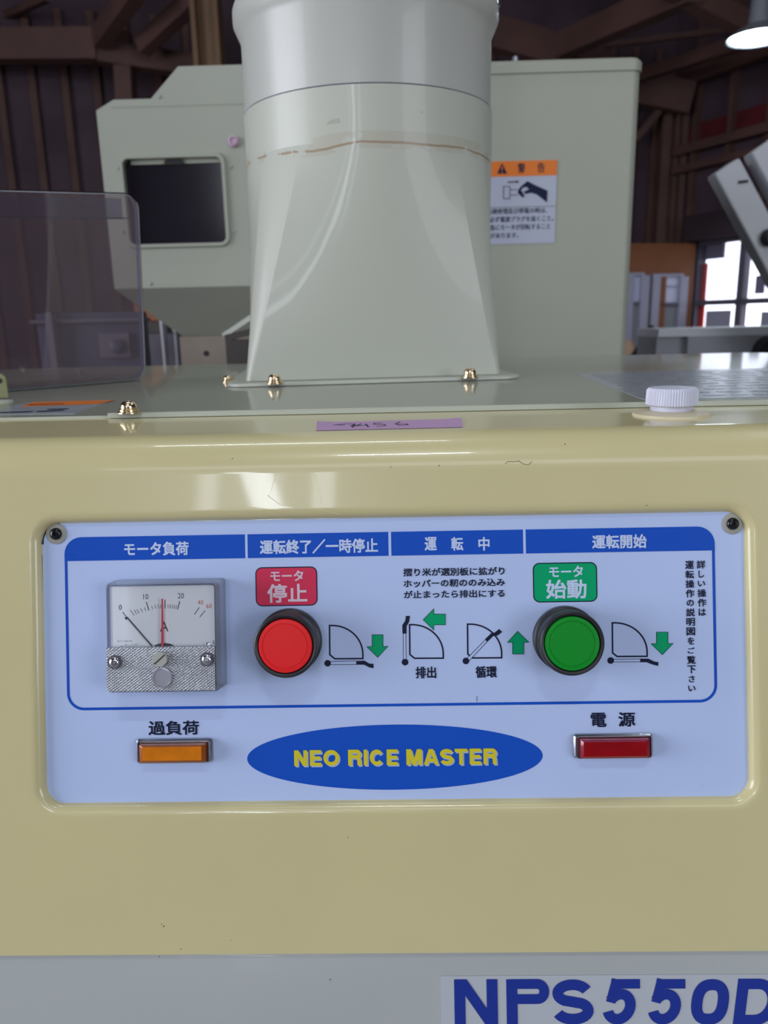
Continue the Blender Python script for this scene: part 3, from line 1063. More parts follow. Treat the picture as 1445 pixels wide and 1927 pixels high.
# slanting lever in front of the outlet
lv = thing('slanting_lever', at_y(440, 618, 1.30), 'pale green slanting metal bar beside the duct, below the hopper', 'lever')
MB().bar(at_y(421, 632, 1.30), at_y(520, 566, 1.30), .008, .012, (0, -1, 0)).build('bar', M['edge'], lv)
MB().box(at_y(424, 645, 1.28).x, at_y(520, 645, 1.28).x, 1.28, 1.34, at_y(440, 700, 1.28).z - .25, at_y(440, 640, 1.28).z).build('gear_case', M['dark_box'], lv)
p_ = at_y(430, 636, 1.30)
MB().bar(p_ + Vector((-.004, 0, 0)), Vector((p_.x + .05, 1.30, p_.z + .012)), .01, .022, (0, -1, 0)).build('bracket', M['dark_box'], lv)
MB().box(at_y(430, 645, 1.3).x, at_y(450, 645, 1.3).x, 1.29, 1.31, 0, at_y(440, 690, 1.28).z).build('leg', M['dark_box'], lv)

# rack with pipes, left of the hopper outlet
YR = 2.3
rk = thing('pipe_rack', (at_y(310, 640, YR).x, YR, 0), 'lilac grey covered rack with two upright pipes, below the hopper', 'rack')
for (x0, y0, x1, y1, r, nm) in ((303, 585, 314, 700, .008, 'pipe'), (325, 592, 329, 620, .007, 'pipe'), (330, 622, 336, 700, .005, 'pipe')):
    a, c_ = at_y(x0, y0, YR), at_y(x1, y1, YR)
    c_ = Vector((a.x + (c_.x - a.x) * 1.0, YR, c_.z))
    MB().tube(a, c_, r, 12).build(nm, M['pipe'], rk)
a = at_y(333, 620, YR)
MB().lathe(a - Vector((0, 0, .006)), [(.012, 0), (.014, .006), (.010, .014)], (0, 0, 1), (1, 0, 0), 16).build('pipe_elbow', M['edge'], rk, True)
xs0, xs1 = at_y(262, 650, YR + .05).x, at_y(345, 650, YR + .05).x
MB().box(xs0, xs1, YR + .03, YR + .35, 0, at_y(300, 628, YR + .03).z).build('covered_load', M['lilac'], rk)
cr = thing('wooden_crate', (at_y(280, 600, 2.4).x, 2.45, at_y(300, 628, YR + .03).z), 'orange brown wooden box with dark base on the rack', 'box')
cx0, cx1 = at_y(262, 600, 2.40).x, at_y(320, 600, 2.40).x
zcr = at_y(300, 628, YR + .03).z + .001
MB().box(cx0, cx1, 2.36, 2.60, zcr, at_y(300, 605, 2.36).z).build('base', M['dark_box'], cr)
zz0, zz1 = at_y(300, 603, 2.36).z, at_y(285, 560, 2.36).z
MB().loft([[Vector((cx0, 2.36, zz0)), Vector((cx1, 2.36, zz0)), Vector((cx1, 2.6, zz0)), Vector((cx0, 2.6, zz0))],
           [Vector((cx0, 2.36, zz1)), Vector((at_y(283, 560, 2.36).x, 2.36, zz1)), Vector((at_y(283, 560, 2.36).x, 2.6, zz1)), Vector((cx0, 2.6, zz1))]]).build('body', M['wood'], cr)

# dark machine seen through the smoky cover
YM = 2.0
dm = thing('dark_feed_machine', (at_y(180, 640, YM).x, YM + .2, 0), 'dark navy machine with pale post and grey plate, seen through the smoky cover', 'machine')
MB().box(at_y(66, 640, YM).x, at_y(262, 640, YM).x, YM + .02, YM + .08, 0, at_y(180, 588, YM).z).build('body', M['navy_box'], dm)
MB().box(at_y(60, 640, YM).x, at_y(264, 640, YM).x, YM, YM + .10, at_y(180, 606, YM).z, at_y(180, 600, YM).z).build('rail', M['alu_dark'], dm)
a, c_ = at_y(90, 588, YM), at_y(106, 690, YM)
MB().box(a.x, a.x + .016, YM - .02, YM + .02, c_.z - .2, a.z).build('post', M['alu_dark'], dm)
a, c_ = at_y(183, 628, YM), at_y(245, 672, YM)
MB().box(a.x, c_.x, YM + .005, YM + .02, c_.z, a.z).build('plate', M['alu_dark'], dm)
MB().lathe(at_y(222, 652, YM + .004), [(.018, 0), (.018, .012), (.010, .016)], (0, -1, 0), (1, 0, 0), 20).build('dial', M['navy_box'], dm, True)

# leaning conveyor arms at the right edge, standing on the floor
YA = 1.85


def arm(tl, tr, d, label, slot=None, knob=None):
    a, c_ = at_y(*tl, YA), at_y(*tr, YA)
    wv = c_ - a
    mid = (a + c_) / 2
    dr = (at_y(tl[0] + d[0], tl[1] + d[1], YA) - a).normalized()
    ln = mid.z / -dr.z
    t = thing('conveyor_arm', mid + dr * ln, label, 'conveyor arm', 'leaning white conveyor arms')
    wn = (wv - dr * wv.dot(dr))
    hw = wn.length / 2
    wn.normalize()
    back = Vector((0, 1, 0))
    b = MB()
    b.obox(mid + dr * ln / 2, wn * hw, dr * ln / 2, back * .002)
    b.obox(mid + dr * ln / 2 - wn * hw + back * .022, wn * .002, dr * ln / 2, back * .022)
    b.obox(mid + dr * ln / 2 + wn * hw + back * .022, wn * .002, dr * ln / 2, back * .022)
    b.obox(mid - dr * .001 + back * .022, wn * hw, dr * .002, back * .022)
    b.build('channel', M['white_metal'], t)
    if slot:
        p = at_y(*slot, YA - .0025)
        MB().obox(p, (.011, 0, .001), (0, .001, 0), (0, 0, .003)).build('slot', M['dark'], t)
    if knob:
        p = at_y(*knob, YA - .003)
        MB().lathe(p, [(.019, 0), (.019, .012), (.012, .018)], (0, -1, 0), (1, 0, 0), 24).build('knob', M['rubber'], t, True)
    return t


arm((1347, 328), (1391, 302), (98, 182), 'white steel channel arm with a small slot, leaning at the right edge', (1398, 342), (1446, 447))
arm((1416, 288), (1470, 256), (98, 182), 'plain white steel channel arm behind, cut by the right edge of the photo')

# grey machine bed at lower right
YG = 2.05
gx0 = at_y(1238, 640, YG).x
gz1 = at_y(1340, 617, YG).z
gm = thing('grey_machine_bed', (gx0 + .5, YG + .2, 0), 'long grey metal machine bed with raised front panel at the right edge', 'machine')
MB().box(gx0, gx0 + 1.1, YG + .01, YG + .17, 0.35, gz1 - .02).build('body', M['grey_box'], gm)
MB().box(gx0, gx0 + 1.1, YG, YG + .18, gz1 - .02, gz1).build('top_sheet', M['white_metal'], gm)
a, c_ = at_y(1292, 633, YG), at_y(1292, 720, YG)
MB().box(a.x, gx0 + 1.05, YG - .012, YG + .012, c_.z - .1, a.z).build('front_panel', M['grey_box'], gm)
for lx in (gx0 + .03, gx0 + 1.07):
    MB().box(lx - .02, lx + .02, YG + .05, YG + .09, 0, 0.36).build('leg', M['grey_box'], gm)
    MB().box(lx - .02, lx + .02, YG + .12, YG + .16, 0, 0.36).build('leg', M['grey_box'], gm)
p = at_y(1444, 660, YG - .02)
wh = MB().lathe((p.x, YG - .011, p.z), [(.035, 0), (.038, .008), (.038, .026), (.03, .034)], (0, -1, 0), (1, 0, 0), 28).build('handwheel', M['rubber'], gm, True)
tag(wh, 'black round knob at the photo edge')

# dark covered thing and tan sack in the gap beside the tank
YB = 3.0
bg = thing('covered_pole', (at_y(1222, 660, YB).x, YB, 0), 'dark pointed cloth cover standing behind the machine, right of the tank', 'cover')
bx = at_y(1225, 612, YB)
hb = at_y(1225, 680, YB)
MB().lathe((bx.x, YB, 0), [(.16, 0), (.13, .5), (.085, hb.z), (.04, (hb.z + bx.z) / 2), (.008, bx.z)], (0, 0, 1), (1, 0, 0), 20).build('cloth', M['bag'], bg, True)
sk = thing('tan_sack', (at_y(1180, 650, 3.3).x, 3.3, 0), 'tan sack standing beside the tank edge, low in the gap', 'sack')
sx = at_y(1180, 640, 3.3)
MB().loft([ring_xy(sx.x - .10 * s_, sx.x + .05 * s_, 3.3 - .07 * s_, 3.3 + .07 * s_, .045 * s_, z_) for z_, s_ in ((0, .9), (.1, 1.0), (.6, 1.0), (sx.z - .05, .8), (sx.z, .4))]).build('sack_body', mat('tan_sack_cloth', (0.36, 0.24, 0.16), 0.8, var=.2, vscale=9), sk, True)

# =================================================================== THE RICE MACHINE
mc = thing('rice_huller', (-0.03, 0.66, 0), 'cream and grey rice hulling machine with sloping control panel', 'machine')
XL, XR = -0.50, 0.455
YBK = 0.965
# --- front cover: sloping face with a recessed window, rounded over into a flat top
WO = 0.004                              # face stands 4 mm proud of the control panel
vb = P(722, 886, WO)[1]                 # where the bend starts
vs_ = P(722, 1794, WO)[1]               # lower seam
pu0, pv_a = P(85, 1245)
pu1, _ = P(1403, 1245)
pvt = (P(100, 983)[1] + P(1330, 967)[1]) / 2
pvb = (P(140, 1508)[1] + P(1330, 1500)[1]) / 2
pcx, pcy = (pu0 + pu1) / 2, (pvt + pvb) / 2
phw, phh = (pu1 - pu0) / 2, (pvt - pvb) / 2
b = MB()
NR = 10
rings = []
hole = []
FR_ = .0048                              # roll radius of the recess edge


def rr_w(off, w, r):
    return [PW(u, v, w) for u, v in rrect(pcx, pcy, phw + off, phh + off, r, NR)]


rin = .0085
prof = [(0.0, -.0015), (0.0002, .0004)]
for i in range(9):
    a = math.pi / 2 * i / 8
    prof.append((FR_ * .95 * (1 - math.cos(a)) + .0004, WO - FR_ * .75 * (1 - math.sin(a))))
prof.append((FR_ * .95 + .0016, WO))
for off, w in prof:
    rings.append(rr_w(off, w, rin + off))
b.loft(rings, False, False)
# flat face: from the last ring out to the face rectangle
fx0, fx1 = XL + .01, XR - .01
last = rrect(pcx, pcy, phw + prof[-1][0], phh + prof[-1][0], rin + prof[-1][0], NR)
rect = [(fx1, vs_), (fx1, vb), (fx0, vb), (fx0, vs_)]
outp = []
nq = NR + 1
for k_ in range(4):
    cxr, cyr = rect[k_]
    for i in range(nq):
        outp.append(None)
full = []
# split the ring into 4 corner arcs; every arc fans to its rectangle corner; straight sides become quads
o = len(b.v)
b.v += [PW(u, v, WO) for u, v in last] + [PW(u, v, WO) for u, v in rect]
nl = len(last)
for k_ in range(4):
    for i in range(nq - 1):
        b.f.append((o + k_ * nq + i, o + nl + k_, o + k_ * nq + i + 1))
    j0 = k_ * nq + nq - 1
    j1 = ((k_ + 1) % 4) * nq
    b.f.append((o + j0, o + nl + k_, o + nl + (k_ + 1) % 4, o + j1))
# bend and flat top
Yf = PW(0, vb, WO)
dz = ZT - Yf.z
R_ = dz / (1 - math.cos(math.pi / 2 - TILT))
cyc, czc = Yf.y + R_ * math.cos(TILT), Yf.z - R_ * math.sin(TILT)
sec = [(PW(0, vb - .002, WO).y, PW(0, vb - .002, WO).z)]
for i in range(21):
    a = math.pi - TILT - (math.pi / 2 - TILT) * i / 20
    sec.append((cyc + R_ * math.cos(a), czc + R_ * math.sin(a)))
sec.append((0.52, ZT))
b2 = MB()
b2.loft([[Vector((x, y, z)) for y, z in sec[1:]] for x in (XL + .01, XR - .01)], False, False, False)
b2.f = [tuple(reversed(f)) for f in b2.f]
b.add(b2.v, b2.f)
# rounded ends of the cover
for sx, xe in ((-1, XL + .01), (1, XR - .01)):
    pts = [(PW(0, vs_, WO).y, PW(0, vs_, WO).z)] + sec[1:]
    n_ = len(pts)
    o = len(b.v)
    for x_, sh in ((xe, 0.0), (xe + sx * .006, .0018), (xe + sx * .01, .008)):
        for y, z in pts:
            b.v.append(Vector((x_, y + sh * .97, z - sh * .24)))
    for k_ in range(2):
        for i in range(n_ - 1):
            q = (o + k_ * n_ + i, o + k_ * n_ + i + 1, o + (k_ + 1) * n_ + i + 1, o + (k_ + 1) * n_ + i)
            b.f.append(q if sx < 0 else tuple(reversed(q)))
cover = b.build('front_cover', M['cover'], mc, True, 30)
tag(cover, 'glossy yellow beige front cover')

# fine scratches and specks of the photograph's cover
def cov(px, py):
    return P(px, py, WO)


sc_ = MB()
for a_, c_, w_ in (((551, 946), (640, 968), .7), ((503, 932), (527, 950), .9), ((556, 888), (549, 962), .45), ((590, 885), (611, 965), .45), ((520, 890), (506, 935), .45), ((378, 930), (405, 952), .4)):
    stroke([cov(*a_), cov(*c_)], w_ * PX, WO + .00001, WO + .00003, sc_)
tag(sc_.build('scratches', M['scratch'], cover), kind='stuff')
sp_ = MB()
for x_, y_, r_ in ((308, 1743, 2.2), (655, 1576, 1.3), (437, 863, 1.3), (826, 876, 1.4), (735, 879, 1.1), (1063, 836, 1.6), (300, 1800, 1.4), (1217, 951, 1.3), (434, 1770, 1.0), (340, 1786, 1.5), (304, 1739, 1.1)):
    u_, v_ = cov(x_, y_)
    sp_.add([PW(u_ + r_ * PX * math.cos(t_) * random.uniform(.6, 1.2), v_ + r_ * PX * math.sin(t_) * random.uniform(.6, 1.2), WO + .00003) for t_ in [i * math.pi / 4 for i in range(8)]], [tuple(range(8))])
stroke([cov(950, 873), cov(956, 868), cov(966, 869), cov(976, 867), cov(984, 873), cov(994, 875), cov(1001, 868)], .8 * PX, WO + .00001, WO + .00003, sp_)
tag(sp_.build('specks', M['speck'], cover), kind='stuff')

# --- lower body
vlow = vs_ - .12
b = MB()
lw = WO - .0028
pts = [(vs_ + .006, lw - .004), (vs_ - .0006, lw - .0035), (vs_ - .0012, lw - .0008), (vs_ - .0028, lw), (vlow, lw)]
b.loft([[PW(x, v, w) for v, w in pts] for x in (XL + .012, XR - .012)], False, False, False)
low = PW(0, vlow, lw)
b.box(XL + .012, XR - .012, low.y, YBK - .01, 0.09, low.z)
lb = b.build('lower_body', M['lower'], mc, True, 30)
tag(lb, 'cool grey lower body')
casing = MB()
p0 = PW(0, vlow, -.03)
p1 = PW(0, vb - .012, -.03)
casing.loft([[Vector((x, p0.y, p0.z)), Vector((x, p1.y, p1.z)), Vector((x, p1.y + .01, ZT - .002)), Vector((x, YBK - .01, ZT - .002)), Vector((x, YBK - .01, p0.z))] for x in (XL + .012, XR - .012)])
casing.build('casing', M['body'], mc)
for fx_ in (XL + .08, XR - .08):
    for fy_ in (low.y + .06, YBK - .08):
        MB().lathe((fx_, fy_, 0), [(.03, 0), (.03, .02), (.012, .03), (.012, .09)], (0, 0, 1), (1, 0, 0), 20).build('foot', M['rubber'], mc, True)

# --- top plate, with a second plate lapped on it
YP = at_z(722, 777, ZT).y


def top_outline(x0, x1, y0, y1, r_far, n=10):
    pts = [(x0, y0), (x1, y0)]
    for i in range(n + 1):
        a = math.pi / 2 * i / n
        pts.append((x1 - r_far + r_far * math.cos(a), y1 - r_far + r_far * math.sin(a)))
    for i in range(n + 1):
        a = math.pi / 2 + math.pi / 2 * i / n
        pts.append((x0 + r_far + r_far * math.cos(a), y1 - r_far + r_far * math.sin(a)))
    return pts


def top_slab(x0, x1, y0, y1, r, z0, z1, bev):
    bb = MB()
    o1 = top_outline(x0, x1, y0, y1, r)
    o2 = top_outline(x0 + bev, x1 - bev, y0 + bev * .3, y1 - bev, max(r - bev, .001))
    bb.loft([[Vector((x, y, z0)) for x, y in o1], [Vector((x, y, z1 - bev * .5)) for x, y in o1], [Vector((x, y, z1)) for x, y in o2]])
    return bb


tp = top_slab(XL, XR, YP + .004, YBK, .075, ZT - .002, ZT + .0012, .0008).build('top_plate', M['body'], mc)
skirt = MB()
o1 = top_outline(XL, XR, .53, YBK, .075)
skirt.loft([[Vector((x, y, ZT - .09)) for x, y in o1], [Vector((x, y, ZT - .004)) for x, y in o1]], False, False)
skirt.build('casing', M['body'], mc, True, 40)
xo = at_z(183, 784, ZT + .003).x
Z2 = ZT + .0032
ov = top_slab(xo, XR - .004, YP, YBK - .03, .06, ZT + .0012, Z2, .001)
ov = ov.build('lapped_plate', M['body'], mc)
eo = MB()
for q in ((0,),):
    eo.box(xo, XR - .004, YP - .0012, YP + .0004, ZT + .0003, Z2 - .0002)
tag(eo.build('plate_edge', M['edge'], mc), 'pale front edge of the lapped plate')
eo = MB().box(XL, xo, YP + .0032, YP + .0044, ZT, ZT + .0012).build('plate_edge', M['edge'], mc)


# --- screws
def phillips(name, c, ax, xx, r, m, parent, washer=None, wm=None, hex_=False, hgt=.6, label=None, wash2=False, z0=0.0):
    c, ax, xx = Vector(c), Vector(ax).normalized(), Vector(xx).normalized()
    yy = ax.cross(xx)
    base = z0
    root = None
    if washer:
        wob = MB().lathe(c + ax * base, [(washer, 0), (washer, washer * .10), (washer * .94, washer * .14), (r * .9, washer * .14)], ax, xx, 32)
        base += washer * .14
        if wash2:
            wob.lathe(c + ax * base, [(washer * .82, 0), (washer * .82, washer * .2), (washer * .75, washer * .24)], ax, xx, 32)
            base += washer * .24
    pr = [(r * .98, 0), (r, r * .08), (r * .93, r * hgt * .55), (r * .72, r * hgt * .88), (r * .45, r * hgt)]
    if hex_:
        pr = [(r, 0), (r, r * .62), (r * .9, r * .74), (r * .45, r * .74)]
    s = MB()
    n = 6 if hex_ else 32
    s.lathe(c + ax * base, pr, ax, xx, 32 if not hex_ else 6, True, False)
    top = base + pr[-1][1]
    # cross recess: a star-shaped well
    nn = 32 if not hex_ else 6
    star = []
    K = 32
    for i in range(K):
        a = 2 * math.pi * i / K
        arm_ = max(abs(math.cos(a)), abs(math.sin(a)))
        rad = r * (.40 if arm_ > .965 else .15)
        star.append((a, rad))
    ring0 = [c + ax * top + (xx * math.cos(a) + yy * math.sin(a)) * r * .45 for a, _ in star]
    ring1 = [c + ax * top + (xx * math.cos(a) + yy * math.sin(a)) * rd_ for a, rd_ in star]
    ring2 = [c + ax * (top - r * .30) + (xx * math.cos(a) + yy * math.sin(a)) * rd_ * .7 for a, rd_ in star]
    s.loft([ring0, ring1, ring2], False, True)
    o_ = s.build(name, m, parent, True, 40)
    if washer:
        wob.build('washer', wm or m, o_, True, 40)
    return tag(o_, label)


# --- control panel
def PWn(u, v, w):
    return PW(u, v, w)


pan = MB()
pan.loft([[PW(u, v, -.0016) for u, v in rrect(pcx, pcy, phw + .0015, phh + .0015, rin, NR)], [PW(u, v, 0) for u, v in rrect(pcx, pcy, phw + .0012, phh + .0012, rin, NR)]])
pan = pan.build('control_panel', M['panel'], mc)
tag(pan, 'pale blue white control panel printed in blue')
# dark seal showing in the left gap
sl = [(P(80 + dx, y)[0], P(80, y)[1]) for dx, y in ((-1, 1045), (0, 1150), (1.2, 1250), (2.5, 1350), (3.5, 1440), (6, 1475))]
stroke(sl, .00075, -.001, .0004).build('seal', M['gasket'], pan)
a0 = math.radians(100)
arc = []
ccx, ccy = pcx - phw + rin, pcy + phh - rin
for i in range(11):
    a = math.radians(95 + 90 * i / 10)
    arc.append((ccx + (rin + .0001) * math.cos(a), ccy + (rin + .0001) * math.sin(a)))
stroke(arc, .0007, -.001, .0004).build('seal', M['gasket'], pan)

W1, W2, W3 = .00010, .00018, .00026


def pp(*q):
    return [P(*x) for x in q]


# blue outline frame and header bars
gu0 = (P(122, 1050)[0] + P(129, 1310)[0]) / 2
fl_, fr_ = P(124, 1180)[0], P(1347, 1165)[0]
ft, fb = P(722, 1001)[1], P(722, 1329.5)[1]
fcx, fcy, fhw, fhh = (fl_ + fr_) / 2, (ft + fb) / 2, (fr_ - fl_) / 2, (ft - fb) / 2
lw_ = 5.2 * PX
b = MB()
o1 = rrect(fcx, fcy, fhw, fhh, .0078, NR)
o2 = rrect(fcx, fcy, fhw - lw_, fhh - lw_, .0078 - lw_, NR)
n_ = len(o1)
b.loft([[PW(u, v, W1) for u, v in o1], [PW(u, v, W1) for u, v in o2]], False, False)
b.build('outline_frame', M['blue'], pan)
hb_ = ft - 45 * PX
us = [fl_, P(461.5, 1030)[0], P(466, 1030)[0], P(731, 1025)[0], P(736, 1025)[0], P(984.3, 1020)[0], P(989, 1020)[0], fr_]
for i in range(4):
    a0_, a1_ = us[2 * i], us[2 * i + 1]
    r_ = .0078
    if i == 0:
        pts = [(a0_, hb_), (a1_, hb_), (a1_, ft)] + [(a0_ + r_ + r_ * math.cos(math.radians(90 + 90 * j / 8)), ft - r_ + r_ * math.sin(math.radians(90 + 90 * j / 8))) for j in range(9)]
    elif i == 3:
        pts = [(a0_, hb_), (a1_, hb_)] + [(a1_ - r_ + r_ * math.cos(math.radians(90 * j / 8)), ft - r_ + r_ * math.sin(math.radians(90 * j / 8))) for j in range(9)] + [(a0_, ft)]
    else:
        pts = [(a0_, hb_), (a1_, hb_), (a1_, ft), (a0_, ft)]
    MB().add([PW(u, v, W2) for u, v in pts], [tuple(range(len(pts)))]).build('header_bar', M['blue'], pan)
# white gaps cover the outline between the bars
for i in (1, 3, 5):
    pts = [(us[i], hb_), (us[i + 1], hb_), (us[i + 1], ft + .0001), (us[i], ft + .0001)]
    MB().add([PW(u, v, W2) for u, v in pts], [(0, 1, 2, 3)]).build('header_gap', M['panel'], pan)

WP_ = M['white_print']
text_px('モータ負荷', 233, 1019.6, 356, 1045.6, WP_, pan, bold=.048)
text_px('運転終了／一時停止', 488.7, 1014.5, 711.4, 1041.5, WP_, pan, bold=.048)
for s_, x0_, x1_ in (('運', 798.9, 821.7), ('転', 848.7, 871.5), ('中', 900, 921)):
    text_px(s_, x0_, 1010.5, x1_, 1036, WP_, pan, bold=.048)
text_px('運転開始', 1114.5, 1006, 1215.9, 1032, WP_, pan, bold=.048)


def badge(x0, y0, x1, y1, m, tm_, s1, b1, s2, b2_):
    u, v = P((x0 + x1) / 2, (y0 + y1) / 2)
    hw, hh = (x1 - x0) / 2 * PX, (y1 - y0) / 2 * PX
    o1 = rrect(u, v, hw, hh, .0030, 6)
    o2 = rrect(u, v, hw - .0005, hh - .0005, .0025, 6)
    bd = MB().add([PW(a, c_, W1) for a, c_ in o1], [tuple(range(len(o1)))]).build('badge_border', M['navy'], pan)
    MB().add([PW(a, c_, W2) for a, c_ in o2], [tuple(range(len(o2)))]).build('badge', m, pan)
    text_px(s1, *b1, tm_, pan, bold=.045)
    text_px(s2, *b2_, tm_, pan, bold=.045)


badge(480.5, 1066.5, 597.5, 1140.5, M['red_print'], M['pink_print'], 'モータ', (508.7, 1073.5, 571, 1093.5), '停止', (503, 1098.5, 578.4, 1134))
badge(1003.2, 1058.5, 1123, 1133, M['green_print'], M['white_print'], 'モータ', (1033, 1065, 1096.5, 1086), '始動', (1027.6, 1090.5, 1103, 1126.5))
NV = M['navy']
text_px('摺り米が選別板に拡がり', 758.8, 1068, 949, 1083.3, NV, pan, bold=.040)
text_px('ホッパーの籾ののみ込み', 759.4, 1089.3, 949.4, 1104.3, NV, pan, bold=.040)
text_px('が止まったら排出にする', 760, 1110.2, 949, 1125, NV, pan, bold=.040)
text_px('排出', 781.9, 1254.2, 820.7, 1276.4, NV, pan, bold=.045)
text_px('循環', 895, 1253.2, 934.5, 1275.4, NV, pan, bold=.045)
text_px('過負荷', 279, 1356, 375, 1383, NV, pan, bold=.045)
text_px('電', 1111.5, 1341, 1140.5, 1368, NV, pan, bold=.045)
text_px('源', 1163.5, 1340, 1194.7, 1367, NV, pan, bold=.045)


def vertical(s, x0, y0, x1, y1):
    b = MB()
    n = len(s)
    sz = {'し': (.62, .9), 'い': (.85, .7), 'は': (.85, .9), 'の': (.85, .8), 'を': (.8, .9), 'ご': (.8, .75), 'さ': (.7, .85)}
    for i, ch in enumerate(s):
        t_ = i / (n - 1)
        u, v = P(x0 + (x1 - x0) * t_, y0 + (y1 - y0) * t_)
        a, c_ = sz.get(ch, (1, 1))
        text_uv(b, ch, u, v, 15.8 * a * PX, 15.2 * c_ * PX, W3, .040)
    b.build('lettering', NV, pan)


vertical('詳しい操作は', 1318.6, 1062.3, 1321, 1151.8)
vertical('運転操作の説明図をご覧下さい', 1297, 1063, 1301.5, 1295.3)


# pictograms
def quarter(tl, br, cut, sw=2.9):
    """quarter disc: straight left and bottom edges, arc top-left to bottom-right"""
    (x0, y0), (x1, y1) = tl, br
    pts = []
    lead = 5
    for i in range(15):
        a = math.radians(90 - 90 * i / 14)
        pts.append((x0 + lead + (x1 - x0 - lead) * math.cos(a), y1 - 8 - (y1 - 8 - y0) * math.sin(a)))
    pts = [(x0, y0)] + pts + [(x1, y1), (x0 + cut, y1 + .3), (x0 + .6, y1 - cut * .72)]
    return stroke([P(*q) for q in pts], sw * PX, .00003, W1, closed=True)


def disc(px, py, r):
    u, v = P(px, py)
    return [(u + r * PX * math.cos(2 * math.pi * i / 24), v + r * PX * math.sin(2 * math.pi * i / 24)) for i in range(24)]


def flat(pts, m, name, w=W2, b=None):
    bb = MB().add([PW(u, v, w) for u, v in pts], [tuple(range(len(pts)))])
    return bb.build(name, m, pan)


def z2(p, s=.2215, ox=440, oy=980):
    return (ox + p[0] * s, oy + p[1] * s)


def lever(cen, r, l1, l2, handle, conv):
    b = MB()
    b.add([PW(u, v, W2) for u, v in disc(*conv(cen), r)], [tuple(range(24))])
    for l in (l1, l2):
        stroke([P(*conv(q)) for q in l], .9 * PX, 0, W2, b)
    hd_ = [P(*conv(q)) for q in handle]
    b.add([PW(u, v, W2) for u, v in hd_], [tuple(range(len(hd_)))])
    fillp = [P(*conv(q)) for q in (l1[0], l1[1], l2[1], l2[0])]
    MB().add([PW(u, v, W1 * 1.3) for u, v in fillp], [(0, 1, 2, 3)]).build('lever_fill', M['panel'], pan)
    b.build('lever_symbol', NV, pan)


def arrow(pts, conv):
    q = [P(*conv(p)) for p in pts]
    flat(q, M['green_print'], 'arrow_symbol', W1)
    stroke(q, .9 * PX, 0, W2, closed=True).build('arrow_outline', NV, pan)


c2 = lambda p: z2(p)
c3 = lambda p: z2(p, .2076, 720, 980)
c4 = lambda p: z2(p, .3218, 980, 960)
quarter((620, 1177), (682.8, 1239.3), 10).build('chute_symbol', NV, pan)
lever((797, 1210), 6.2, ((815, 1196), (1040, 1190)), ((815, 1222), (1040, 1220)), ((1040, 1190), (1110, 1188), (1150, 1212), (1187, 1215), (1187, 1252), (1150, 1245), (1105, 1222), (1040, 1222)), c2)
arrow(((1175, 968), (1267, 968), (1267, 1068), (1310, 1066), (1222, 1160), (1130, 1070), (1175, 1068)), c2)
quarter((770.6, 1175.5), (834, 1238.5), 9.5).build('chute_symbol', NV, pan)
lever((203, 1281), 6.2, ((187, 1262), (187, 1022)), ((213, 1262), (210, 1022)), ((180, 1022), (178, 945), (205, 905), (210, 862), (247, 862), (240, 915), (217, 955), (216, 1022)), c3)
arrow(((568, 845), (568, 943), (463, 943), (463, 990), (367, 897), (463, 798), (463, 845)), c3)
quarter((879.6, 1174.5), (943.8, 1237.8), 9.5).build('chute_symbol', NV, pan)
lever((754, 1270), 6.2, ((763, 1250), (925, 1083)), ((783, 1268), (945, 1095)), ((925, 1075), (985, 1017), (1015, 1012), (1055, 980), (1083, 1007), (1040, 1040), (1000, 1045), (948, 1097)), c3)
arrow(((1222, 1002), (1323, 1100), (1277, 1102), (1277, 1207), (1177, 1207), (1177, 1102), (1130, 1102)), c3)
quarter((1152, 1172), (1217.5, 1235), 9).build('chute_symbol', NV, pan)
lever((525, 879), 6.2, ((540, 872), (697, 870)), ((540, 888), (697, 886)), ((697, 868), (745, 868), (780, 885), (803, 888), (803, 911), (770, 903), (735, 889), (697, 889)), c4)
arrow(((793, 713), (860, 713), (860, 780), (890, 779), (827, 845), (762, 781), (793, 780)), c4)

# brand oval with two-tone words
u, v = P(742, 1424.7)
el = [(u + 278 * PX * math.cos(2 * math.pi * i / 96), v + 61.3 * PX * math.sin(2 * math.pi * i / 96)) for i in range(96)]
flat(el, M['blue'], 'oval', W1)
rows = [('N', 553.5, 578), ('E', 583, 604.5), ('O', 608.5, 638), ('R', 655, 680), ('I', 685, 690.5), ('C', 695.5, 722), ('E', 727.5, 748.5),
        ('M', 764.5, 793.5), ('A', 797, 825), ('S', 827.5, 853), ('T', 855.5, 879), ('E', 883.5, 904.5), ('R', 909.5, 934.5)]
for dx, dy, mm, ww in ((2.6, 2.6, M['shadow_print'], W2 + .00002), (0, 0, M['yellow_print'], W3 + .00002)):
    wd = MB()
    for ch, x0, x1 in rows:
        yy = 1424.5 - (x0 - 742) * .0095
        u_, v_ = P((x0 + x1) / 2 + dx, yy + dy)
        block_letter(wd, ch, u_, v_, (x1 - x0) * PX, 29.5 * PX, ww, 6.9 * PX)
    wd.build('lettering', mm, pan)
# small scuff near the lower right of the panel and a few ink ticks
stroke([P(1316, 1474), P(1319, 1477), P(1320, 1481)], .6 * PX, 0, .0002).build('scratch', M['white_print'], pan)
stroke([P(897, 1310), P(897, 1320)], .7 * PX, 0, .0002).build('scratch', NV, pan)

# corner screws of the panel
for (x_, y_) in ((106.6, 1004.5), (1377.5, 985.5)):
    u, v = P(x_, y_)
    phillips('corner_screw', PW(u, v, .0), PN, PU, 11.5 * PX, M['black_gloss'], mc, washer=19.5 * PX, wm=M['washer'], hgt=.55, label='black cross-head screw in a grey washer')


